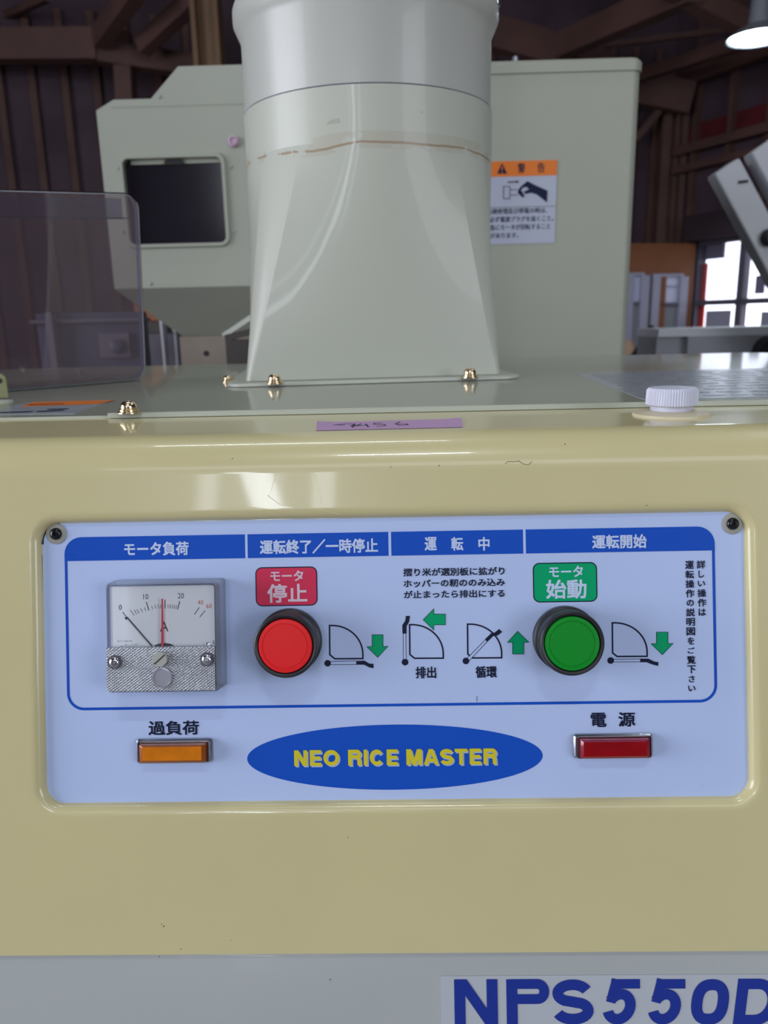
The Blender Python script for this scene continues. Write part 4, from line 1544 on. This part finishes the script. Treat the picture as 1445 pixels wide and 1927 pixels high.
# push buttons
def button(px, py, mcap, label):
    u, v = P(px, py, .016)
    c = PW(u, v, 0)
    rt = thing_part('push_button', c, mc)
    tag(rt, label)
    MB().lathe(c, [(.0143, 0), (.0146, .0006), (.0146, .0045), (.0140, .0050), (.0134, .0052), (.0134, .0085), (.0139, .0090), (.0141, .0120), (.0141, .0142), (.0138, .0152), (.0132, .0156), (.0122, .0152), (.0120, .0120)], PN, PU, 72, True, False).build('collar', M['black'], rt, True, 25)
    MB().lathe(c, [(.0117, .010), (.01175, .0152), (.0115, .0158), (.0101, .0159), (.0099, .01565), (.0096, .01565), (.0094, .0159), (.0, .0160)], PN, PU, 72, False, False).build('button_cap', mcap, rt, True, 18)
    MB().lathe(c, [(.0122, .0100), (.0110, .0100)], PN, PU, 48, False, True).build('gap_ring', M['dark'], rt)
    return rt


def thing_part(name, pos, parent):
    o = bpy.data.objects.new(name, None)
    COL.objects.link(o)
    o.empty_display_size = .01
    place(o, pos, parent)
    return o


button(536.4, 1216.2, M['red_cap'], 'red round push button in a black collar')
button(1077.5, 1211.7, M['green_cap'], 'green round push button in a black collar')


# pilot lamps
def pilot(bx, lx, fx, m, ms, label):
    """bx bezel box, lx lens base box, fx lens face box, in pixels"""
    rt = thing_part('pilot_lamp', PW(*P((bx[0] + bx[2]) / 2, (bx[1] + bx[3]) / 2), 0), mc)
    tag(rt, label)
    u, v = P((bx[0] + bx[2]) / 2, (bx[1] + bx[3]) / 2, .002)
    hw, hh = (bx[2] - bx[0]) / 2 * PX, (bx[3] - bx[1]) / 2 * PX
    u2, v2 = P((lx[0] + lx[2]) / 2, (lx[1] + lx[3]) / 2, .002)
    lhw, lhh = (lx[2] - lx[0]) / 2 * PX, (lx[3] - lx[1]) / 2 * PX
    lo2 = rrect(u2, v2, lhw + .0003, lhh + .0003, .0006, 3)
    MB().loft([[PW(a, c_, 0) for a, c_ in rrect(u, v, hw, hh, .0014, 3)], [PW(a, c_, .0014) for a, c_ in rrect(u, v, hw, hh, .0014, 3)], [PW(a, c_, .0022) for a, c_ in rrect(u, v, hw - .0007, hh - .0007, .0010, 3)],
               [PW(a, c_, .0022) for a, c_ in rrect(u2, v2, lhw + .0006, lhh + .0005, .0008, 3)], [PW(a, c_, .0008) for a, c_ in lo2]], True, True).build('bezel', M['dull_chrome'], rt, True, 30)
    u3, v3 = P((fx[0] + fx[2]) / 2, (fx[1] + fx[3]) / 2, .0065)
    fhw, fhh = (fx[2] - fx[0]) / 2 * PX * .98, (fx[3] - fx[1]) / 2 * PX * .98
    l0 = rrect(u2, v2, lhw, lhh, .0005, 2)
    l1 = rrect((u2 + u3) / 2, (v2 + v3) / 2, (lhw + fhw) / 2 + .0004, (lhh + fhh) / 2 + .0003, .0005, 2)
    l2 = rrect(u3, v3, fhw, fhh, .0004, 2)
    MB().loft([[PW(a, c_, .0006) for a, c_ in l0], [PW(a, c_, .0052) for a, c_ in l1], [PW(a, c_, .0064) for a, c_ in l2]], True, True).build('lens_body', ms, rt, True, 20)
    slab(rrect(u3, v3, fhw - .0001, fhh - .0001, .0003, 2), .0063, .0066).build('lens', m, rt)


pilot((255, 1391, 399.5, 1436), (262.5, 1397.5, 390.5, 1433.5), (266.5, 1405, 380, 1431.5), M['amber'], M['amber_side'], 'amber rectangular lamp in a chrome bezel')
pilot((1081, 1382, 1228, 1427), (1090, 1388, 1221, 1424.5), (1099, 1396, 1216.5, 1423.5), M['red_lens'], M['red_side'], 'dark red rectangular lamp in a chrome bezel')

# --- ammeter
MS = .18


def mz(x, y):
    return (180 + x * MS, 1080 + y * MS)


MT = .015
am = thing_part('ammeter', PW(*P(312, 1200), 0), mc)
tag(am, 'square clear ammeter with red pointer and silver lower plate')


def mr(x0, y0, x1, y1, w, r, n=4):
    a, c_ = P(x0, y0, w), P(x1, y1, w)
    # keep the outline level with the panel
    return rrect((a[0] + c_[0]) / 2, (a[1] + c_[1]) / 2, (c_[0] - a[0]) / 2, (a[1] - c_[1]) / 2, r, n)


mo = mr(197, 1098.5, 410.5, 1302, MT, .0016)
cxm = sum(p[0] for p in mo) / len(mo)
cym = sum(p[1] for p in mo) / len(mo)


def scl(pts, k1, k2=None):
    return [(cxm + (u - cxm) * k1, cym + (v - cym) * (k2 or k1)) for u, v in pts]


t_in = .965
b = MB()
ob = scl(mo, 1.022)
b.loft([[PW(u, v, .0) for u, v in ob], [PW(u, v, .004) for u, v in ob], [PW(u, v, MT - .0012) for u, v in mo], [PW(u, v, MT) for u, v in scl(mo, .975)]], False, False)
b.loft([[PW(u, v, MT - .002) for u, v in scl(mo, .945)], [PW(u, v, .003) for u, v in scl(mo, .95)]], False, False)
b.build('case_wall', M['acrylic_side'], am, True, 30)
MB().loft([[PW(u, v, MT - .0012) for u, v in scl(mo, .975)], [PW(u, v, MT) for u, v in scl(mo, .975)]]).build('case_front', M['acrylic'], am)
MB().loft([[PW(u, v, .0) for u, v in scl(mo, .90)], [PW(u, v, .0065) for u, v in scl(mo, .88)]]).build('movement_base', mat('meter_base_grey', (0.60, 0.66, 0.80), .4), am)
WD_ = .0105
d0, d1 = mz(150, 135), mz(1247, 790)
a, c_ = P(*d0, WD_), P(*d1, WD_)
b = MB().loft([[PW(x, y, .006) for x, y in ((a[0], c_[1]), (c_[0], c_[1]), (c_[0], a[1]), (a[0], a[1]))], [PW(x, y, WD_) for x, y in ((a[0], c_[1]), (c_[0], c_[1]), (c_[0], a[1]), (a[0], a[1]))]])
b.build('dial_plate', M['dial'], am)


def mp_(x, y, w=WD_):
    return P(*mz(x, y), w)


ink = MB()
for x0, y0, x1, y1, w_ in ((530, 293, 557, 380, 1.5), (880, 285, 856, 370, 1.5), (1083, 348, 1032, 425, 1.2), (1145, 382, 1088, 452, 1.2), (727, 270, 727, 360, 1.3), (282, 398, 330, 462, 1.2)):
    stroke([mp_(x0, y0), mp_(x1, y1)], w_ * PX, WD_, WD_ + .0001, ink)
for x0, y0, x1, y1 in ((362, 378, 403, 435), (403, 375, 428, 422), (430, 372, 455, 412), (470, 362, 490, 400), (510, 350, 525, 388), (585, 335, 597, 370), (618, 322, 630, 362), (652, 318, 662, 362), (680, 318, 684, 360),
                       (755, 318, 758, 360), (782, 318, 780, 360), (808, 320, 803, 362), (828, 325, 820, 365), (848, 328, 838, 365)):
    stroke([mp_(x0, y0), mp_(x1, y1)], .8 * PX, WD_, WD_ + .0001, ink)


def mtext(s, x0, y0, x1, y1, m, bold=.0):
    u, v = mp_((x0 + x1) / 2, (y0 + y1) / 2)
    text_uv(MB(), s, u, v, (x1 - x0) * MS * PX, (y1 - y0) * MS * PX, WD_ + .0001, bold).build('lettering', m, am)


ink.build('scale_ticks', M['ink'], am)
mtext('0', 243, 322, 273, 376, M['ink'])
mtext('10', 498, 210, 552, 266, M['ink'])
mtext('20', 860, 200, 922, 256, M['ink'])
mtext('40', 1068, 275, 1126, 320, M['red_ink'])
mtext('60', 1157, 314, 1213, 358, M['red_ink'])
mtext('A', 672, 500, 760, 600, M['ink'])
mtext('KY-581K', 232, 694, 384, 712, M['hole_grey'])
mtext('K~⊥①', 308, 730, 440, 752, M['hole_grey'])
mtext('E', 1230, 697, 1243, 730, M['ink'], .03)
b = MB()
stroke([mp_(325, 452, WD_ + .001), mp_(600, 768, WD_ + .001)], 1.8 * PX, WD_ + .0006, WD_ + .001, b)
u, v = mp_(328, 460)
b.add([PW(u + .0006 * math.cos(t_), v + .0006 * math.sin(t_), WD_ + .0011) for t_ in [i * math.pi / 4 for i in range(8)]], [tuple(range(8))])
b.build('pointer', M['ink'], am)
q = [mp_(688, 258, WD_ + .0022), mp_(684, 772, WD_ + .0022), mp_(711, 772, WD_ + .0022), mp_(702, 258, WD_ + .0022)]
slab(q, WD_ + .0019, WD_ + .0022).build('set_pointer', M['needle_red'], am)
# pivot cover arc
pts = [mp_(718 + 118 * math.cos(t_), 775 - 52 * math.sin(t_)) for t_ in [math.pi * i / 16 for i in range(17)]]
slab(list(reversed(pts)), WD_, WD_ + .0005).build('pivot_cover', M['ink'], am)
pts = [mp_(272 + 27 * math.cos(t_), 776 - 22 * math.sin(t_)) for t_ in [math.pi * i / 10 for i in range(11)]]
slab(list(reversed(pts)), WD_, WD_ + .0004).build('dial_rivet', M['ink'], am)
u, v = mp_(1180, 745)
MB().lathe(PW(u, v, WD_), [(35 * MS * PX, 0), (30 * MS * PX, .0008), (8 * MS * PX, .0012)], PN, PU, 20).build('dial_rivet', M['chrome'], am, True)
# lower knurled plate
WK = MT + .0002
a, c_ = P(*mz(112, 777), WK), P(*mz(1250, 1215), WK)
slab([(a[0], c_[1]), (c_[0], c_[1]), (c_[0], a[1]), (a[0], a[1])], WD_ + .001, WK).build('knurled_plate', M['silver'], am)
for q_ in ((200, 922), (1165, 893)):
    u, v = P(*mz(*q_), WK)
    MB().lathe(PW(u, v, WK), [(72 * MS * PX, 0), (70 * MS * PX, .0004), (52 * MS * PX, .0003)], PN, PU, 32).build('screw_recess', M['alu_dark'], am)
    phillips('case_screw', PW(u, v, WK + .0002), PN, PU, 55 * MS * PX, M['chrome'], am, hgt=.6)
u, v = P(*mz(683, 885), WK)
MB().lathe(PW(u, v, WK), [(75 * MS * PX, 0), (75 * MS * PX, .0018), (70 * MS * PX, .0021)], PN, PU, 36).build('adjusting_screw', M['slot'], am, True)
dd = Vector((math.cos(math.radians(41)), math.sin(math.radians(41))))
c0_ = Vector((u, v))
stroke([c0_ - dd * 70 * MS * PX, c0_ + dd * 70 * MS * PX], 2.0 * PX, WK + .0020, WK + .00225).build('screw_slot', M['dark'], am)
u, v = P(*mz(695, 1085), WK)
MB().lathe(PW(u, v, WK), [(105 * MS * PX, 0), (102 * MS * PX, .0005), (90 * MS * PX, .0006), (84 * MS * PX, .0002), (0, .0002)], PN, PU, 40).build('zero_cap', M['hole_grey'], am, True)

# --- model name plate on the lower body
ld = lambda u, v, w: PW(u, v, lw + w)


def PL(px, py):
    q = at_plane(px, py, PO + PN * lw, PN) - PO
    return q.dot(PU), q.dot(PV)


a, c_ = PL(828, 1836), PL(1600, 1990)
pts = rrect((a[0] + c_[0]) / 2, (a[1] + c_[1]) / 2, (c_[0] - a[0]) / 2, (a[1] - c_[1]) / 2, .001, 4)
npl = slab(pts, -.0002, .0004, ld).build('name_plate', M['logo_white'], mc)
PXL = (PD - lw) / F
for s_, x0, x1, sh in (('N', 855, 936, 0), ('P', 953, 1034, 0), ('S', 1038, 1116, 0), ('5', 1131, 1202, .18), ('5', 1216, 1287, .18), ('0', 1297, 1373, .14), ('D', 1380, 1466, .14)):
    u, v = PL((x0 + x1) / 2, 1884)
    block_letter(MB(), s_, u - sh * 42 * PXL, v, (x1 - x0 - abs(sh) * 84 * .6) * PXL, 85 * PXL, .0006, 20.5 * PXL, ld, sh).build('lettering', M['logo_blue'], npl)

# --- things fixed on the top plate
def zinc(px, py, r, wr_, label=None, z=None):
    z = Z2 if z is None else z
    c = at_z(px, py, z)
    return phillips('plate_screw', c, (0, 0, 1), (1, .2, 0), r, M['brass'], mc, washer=wr_, wm=M['brass'], hgt=.85, wash2=True, label=label)


zinc(243, 777, .0046, .0064, 'zinc plated screw with two washers')
zinc(430, 719, .0040, .0056)

# cap with its washer
cc = at_z(1262, 781, ZT)
fc = thing_part('filler_cap', cc, mc)
tag(fc, 'white ribbed plastic cap on a cream washer')
rw_ = .5 * (at_z(1338, 781, ZT).x - at_z(1188, 781, ZT).x)
MB().lathe(cc, [(rw_, 0), (rw_ * .98, .0012), (rw_ * .62, .0026), (rw_ * .4, .0026)], (0, 0, 1), (1, 0, 0), 64).build('washer', M['cream'], fc, True, 50)
rc = rw_ * .665
MB().lathe(cc, [(rc * .80, .002), (rc * .80, .0052)], (0, 0, 1), (1, 0, 0), 48).build('cap_neck', M['cap_white'], fc, True, 50)
cb = MB()
NN = 240
rings = []
for rr_, hh_ in ((rc * .93, .0050), (rc, .0056), (rc * .985, .0124), (rc * .95, .0132)):
    rings.append([cc + Vector((math.cos(2 * math.pi * i / NN) * (rr_ - (.00035 if (i % 4) in (2, 3) else 0)), math.sin(2 * math.pi * i / NN) * (rr_ - (.00035 if (i % 4) in (2, 3) else 0)), hh_)) for i in range(NN)])
for rr_, hh_ in ((rc * .90, .0138), (rc * .6, .0142)):
    rings.append([cc + Vector((math.cos(2 * math.pi * i / NN) * rr_, math.sin(2 * math.pi * i / NN) * rr_, hh_)) for i in range(NN)])
cb.loft(rings).build('cap_top', M['cap_white'], fc, True, 25)

# purple tape with handwriting, on the cover top
def top_pt(px, py, dz_=0.0):
    return at_z(px, py, ZT + dz_)


tl, tr_, br_, bl_ = top_pt(597, 795.5), top_pt(868, 788.5), top_pt(871, 804.5), top_pt(595, 811)
tape = MB()
G = []
for i in range(9):
    s_ = i / 8
    lift = .0006 * (max(0, abs(s_ - .5) - .42) / .08)
    for j in range(3):
        t_ = j / 2
        p = (bl_ * (1 - s_) + br_ * s_) * (1 - t_) + (tl * (1 - s_) + tr_ * s_) * t_
        G.append(p + Vector((0, 0, .0002 + lift * t_)))
n0 = len(G)
tape.v = G + [g - Vector((0, 0, .00018)) for g in G]
for i in range(8):
    for j in range(2):
        k_ = i * 3 + j
        tape.f.append((k_, k_ + 3, k_ + 4, k_ + 1))
        tape.f.append((n0 + k_, n0 + k_ + 1, n0 + k_ + 4, n0 + k_ + 3))
tape = tape.build('masking_tape', M['tape'], None, True)
tag(tape, 'strip of purple masking tape with handwritten digits on the cover edge', 'tape')
ink_ = MB()


def TW(u, v, w):
    p = bl_ + (br_ - bl_) * u + (tl - bl_) * v
    return p + Vector((0, 0, .00022 + w))


def tstroke(pts, wid=.0009):
    q = []
    L_ = (br_ - bl_)
    V_ = (tl - bl_)
    l_, h_ = L_.length, V_.length
    Lh, Vh = L_.normalized(), V_.normalized()
    stroke([(x * l_, y * h_) for x, y in pts], wid, 0, .0001, ink_, False, lambda a, c__, w: bl_ + Lh * a + Vh * c__ + Vector((0, 0, .00022 + w)))


tstroke([(.20, .55), (.13, .60), (.20, .70), (.27, .66), (.26, .40), (.25, .25)], .0009)
tstroke([(.27, .62), (.24, .42), (.31, .44)])
tstroke([(.32, .68), (.28, .48), (.36, .48)])
tstroke([(.35, .64), (.36, .26)])
tstroke([(.47, .72), (.41, .70), (.41, .55), (.48, .52), (.48, .36), (.42, .32)])
tstroke([(.60, .80), (.56, .55), (.58, .38), (.64, .40), (.64, .52), (.58, .52)])
ink_.build('handwriting', M['navy'], tape)

# labels lying on the top plate
def toplab(c4, z, m, name, label, th=.0003):
    pts = [at_z(*q, z) for q in c4]
    return tag(MB().loft([[p - Vector((0, 0, .0001)) for p in pts], [p + Vector((0, 0, th)) for p in pts]]).build(name, m, mc), label)


l1 = toplab(((-60, 781), (140, 779), (212, 753), (60, 757)), ZT + .0012, M['sheet_label'], 'caution_label', 'white label with orange header lying on the left of the top')
pts = [at_z(*q, ZT + .0016) for q in ((40, 765), (185, 760), (216, 753), (62, 757))]
MB().loft([[p for p in pts], [p + Vector((0, 0, .0001)) for p in pts]]).build('label_header', M['label_orange'], l1)
for (a_, b_) in (((52, 762), (120, 760)), ((90, 770), (128, 769)), ((0, 776), (60, 774.5)), ((70, 774), (120, 772))):
    p, q_ = at_z(*a_, ZT + .0017), at_z(*b_, ZT + .0017)
    MB().bar(p, q_, .0040, .0001).build('text_line', M['navy'], l1)
l2 = toplab(((1210, 752), (1600, 745), (1560, 690), (1080, 703)), Z2, M['sheet_label'], 'instruction_label', 'large pale blue instruction sheet on the right of the top')
A_, B2, C2, D2 = [at_z(*q, Z2 + .0004) for q in ((1210, 752), (1600, 745), (1560, 690), (1080, 703))]
for i in range(10):
    t_ = .08 + i * .09
    pa, pb_ = A_.lerp(D2, t_), B2.lerp(C2, t_)
    s_a = .05
    while s_a < .9:
        ln = .06 + .1 * random.random()
        p, q_ = pa.lerp(pb_, s_a), pa.lerp(pb_, min(.95, s_a + ln))
        if (q_ - p).length > .004:
            MB().bar(p, q_, .0045, .0001).build('text_line', M['faint_print'], l2)
        s_a += ln + .04

# bracket and washer at the far left of the top
bp0 = at_z(2, 750, ZT + .0012)
br = thing_part('hinge_bracket', bp0, mc)
tag(br, 'olive folded bracket on a pale round washer')
MB().lathe(at_z(0, 757, ZT + .0012), [(.0085, 0), (.0085, .001), (.004, .0014)], (0, 0, 1), (1, 0, 0), 28).build('washer', M['edge'], br, True)
pts = []
for i in range(9):
    a = math.pi * i / 8
    pts.append((.0045 * math.cos(a), .0125 + .0045 * math.sin(a)))
pts = [(.0045, 0)] + pts + [(-.0045, 0)]
c0_ = at_z(0, 752, ZT + .0012) + Vector((0, .003, 0.001))
MB().loft([[c0_ + Vector((x, y_, z)) for x, z in pts] for y_ in (0, .0015)]).build('tab', M['olive'], br)
MB().lathe(c0_ + Vector((0, -.0002, .012)), [(.0018, 0), (.0018, .0003)], (0, -1, 0), (1, 0, 0), 12).build('tab_hole', M['dark'], br)

# =================================================================== DUCT STANDING ON THE TOP
ZD = Z2
pl, pr_ = at_z(462, 719, ZD + .0026), at_z(942, 705, ZD + .0026)
ux = (pr_ - pl)
ux.z = 0
sd = ux.length
ux.normalize()
uy = Vector((-ux.y, ux.x, 0))
hs = sd / 2
dc = (pl + pr_) / 2 + uy * hs
dc.z = ZD
RD = .1035
LEAN = .0078
zb = EYE.z + .127      # end of the square-to-round part
# find seam height so that its front point is seen at y=155
fp = dc - Vector((dc.x, dc.y, 0)).normalized() * RD
zs = at_y(697, 156, fp.y).z
zbead = at_y(697, -42, fp.y).z
duct = thing('exhaust_duct', dc, 'large pale grey square-to-round sheet metal duct screwed on top of the machine', 'duct')
stp = at_y(697, 272, fp.y).z
duct_stains(M['duct'], stp)


def DL(x, y, z):
    return Vector((dc.x, dc.y, 0)) + ux * (x + LEAN * max(0, min(1, (z - ZD) / (zb - ZD)))) + uy * y + Vector((0, 0, z))


# ring correspondence: flat sides shrink while the corner arcs open
NS, NC = 10, 14
def duct_ring(t, z):
    """t=0 square, t=1 circle"""
    pts = []
    rc0 = .004
    half_ang = math.radians(33)        # half the circle arc taken by each flat side
    for k_ in range(4):
        base = -math.pi / 2 + k_ * math.pi / 2
        # flat side k
        for i in range(NS):
            s_ = -1 + 2 * i / NS
            # on the square
            sq = Vector((s_ * (hs - rc0), -hs))
            rot = Matrix.Rotation(k_ * math.pi / 2, 2)
            sq = rot @ sq
            a = base + s_ * half_ang
            ci = Vector((math.cos(a), math.sin(a))) * RD
            p = sq.lerp(ci, t)
            pts.append(DL(p.x, p.y, z))
        # corner arc between side k and k+1
        for i in range(NC):
            s_ = i / NC
            a_sq = base + math.pi / 2 * s_
            rot = Matrix.Rotation(k_ * math.pi / 2, 2)
            cen = rot @ Vector((hs - rc0, -(hs - rc0)))
            sq = cen + Vector((math.cos(a_sq), math.sin(a_sq))) * rc0
            a = base + half_ang + (math.pi / 2 - 2 * half_ang) * s_
            ci = Vector((math.cos(a), math.sin(a))) * RD
            p = sq.lerp(ci, t)
            pts.append(DL(p.x, p.y, z))
    return pts


z_b0 = ZD + .003
rings = [duct_ring(0, z_b0)]
for i in range(1, 13):
    t_ = i / 12
    rings.append(duct_ring(t_, z_b0 + (zb - z_b0) * t_))
rings.append(duct_ring(1, (zb + zs) / 2))
rings.append(duct_ring(1, zs))
b = MB().loft(rings, False, False)
# wall thickness at the top edge
cen = Vector((dc.x, dc.y, 0)) + ux * LEAN
inner_ring = [cen + (Vector((p.x, p.y, 0)) - cen) * .985 + Vector((0, 0, zs)) for p in rings[-1]]
b.loft([rings[-1], inner_ring, [p - Vector((0, 0, .03)) for p in inner_ring]], False, False)
b.build('lower_duct', M['duct'], duct, True, 9)
# flange: rounded ends on the near side
zf0, zf1 = ZD + .0004, ZD + .0026
fpts = []
for x, y in rrect(0, -.003, hs + .0135, hs + .016, .016, 8):
    fpts.append((x, y))
MB().loft([[DL(x, y, zf0) for x, y in fpts], [DL(x, y, zf1 - .0006) for x, y in fpts], [DL(x * .996, y * .996, zf1) for x, y in fpts]]).build('flange', M['duct'], duct, True, 40)
# gasket under the flange
MB().loft([[DL(x * .985, y * .985, ZD + .0000) for x, y in fpts], [DL(x * .985, y * .985, zf0) for x, y in fpts]]).build('gasket', M['gasket'], duct)
# upper pipe, slipped inside the lower one
ru = RD * .988
b = MB().lathe(cen, [(ru, zs - .04), (ru, zbead - .010), (ru + .002, zbead - .006), (ru + .0055, zbead + .002), (ru + .0055, zbead + .010), (ru + .002, zbead + .018), (ru, zbead + .022), (ru, zbead + .36)], (0, 0, 1), (1, 0, 0), 96, False, False)
b.build('upper_duct', M['upper_duct'], duct, True, 30)
for q in ((925, 20), (922, 33)):
    a = math.radians(-8 + 6 * (q[1] - 20) / 13)
    c_ = cen + Vector((math.cos(a), math.sin(a), 0)) * (ru + .003) + Vector((0, 0, at_y(925, q[1], dc.y).z))
    MB().lathe(c_, [(.0035, 0), (.0035, .002), (.002, .0035)], Vector((math.cos(a), math.sin(a), 0)), (0, 0, 1), 12).build('rivet', M['chrome'], duct, True)
a = math.radians(-14)
c_ = cen + Vector((math.cos(a), math.sin(a), 0)) * (ru + .0003) + Vector((0, 0, at_y(921, 125, dc.y).z))
# seam joint line: dark ring standing in for shadow and dirt above the lip
MB().lathe(cen, [(RD * .99, zs - .001), (RD * .999, zs + .0002), (RD * .995, zs + .0010), (ru, zs + .0012)], (0, 0, 1), (1, 0, 0), 96, False, False).build('seam_shadow_dirt', M['alu_dark'], duct, True)
for q, y_ in (((517, 722), 0), ((884, 710.5), 0)):
    c_ = at_z(*q, zf1)
    phillips('duct_screw', c_, (0, 0, 1), (1, .4, 0), .0048, M['brass'], duct, washer=.0066, wm=M['brass'], hgt=.95, wash2=True)

# =================================================================== SMOKY CLEAR COVER
q0, q1 = at_z(-160, 752, ZT + .0015), at_z(277, 715, ZT + .0015)
cu_ = (q1 - q0)
cu_.z = 0
cw = cu_.length
cu_.normalize()
cn_ = Vector((-cu_.y, cu_.x, 0))
zc0 = ZT + .0014
p_top = at_y(150, 357, (q0.lerp(q1, .75)).y)
ch = p_top.z - zc0


def CF(u, v, w):
    u = u + v * .065 * max(0, u / cw)
    v = v * (1 + .10 * (u / cw - .8))
    return Vector((q0.x, q0.y, zc0)) + cu_ * u + Vector((0, 0, v)) - cn_ * w


sc = thing('smoky_hopper_cover', CF(cw / 2, 0, -.03), 'smoky clear plastic cover with rounded corners standing at the left edge', 'cover')
fpan = MB()
ou = rrect(cw / 2, ch / 2, cw / 2, ch / 2, .014, 8)
fpan.add([CF(u, v, 0) for u, v in rrect(cw / 2, ch / 2, cw / 2 - .0022, ch / 2 - .0022, .012, 8)], [tuple(range(36))])
fpan.build('front_sheet', M['smoke'], sc)
rim = MB()
rim.loft([[CF(u, v, 0) for u, v in rrect(cw / 2, ch / 2, cw / 2 - .0022, ch / 2 - .0022, .012, 8)], [CF(u, v, -.0006) for u, v in rrect(cw / 2, ch / 2, cw / 2 - .0006, ch / 2 - .0006, .0135, 8)], [CF(u, v, -.003) for u, v in ou], [CF(u, v, -.009) for u, v in ou]], False, False)
rim.build('rim', M['smoke_rim'], sc, True, 60)
zr = at_y(150, 406, (q0.lerp(q1, .75)).y).z - zc0
MB().add([CF(.012, zr - .001, -.0085), CF(cw - .012, zr - .001, -.0085), CF(cw - .012, ch - .004, -.0085), CF(.012, ch - .004, -.0085)], [(0, 1, 2, 3)]).build('back_lip', M['smoke_rim'], sc)
MB().bar(CF(.012, zr, -.008), CF(cw - .006, zr, -.008), .0012, .0012).build('stiffening_bead', M['smoke_rim'], sc)

print('KEY', 'duct', dc, sd, 'tank', xl, xr, zt, 'hop', h_l, h_r, h_b, 'YP', YP, 'CR', CR, 'win', tA, tB, zbot, ztop, 'cover', q0, q1, ch, 'ply', p0)
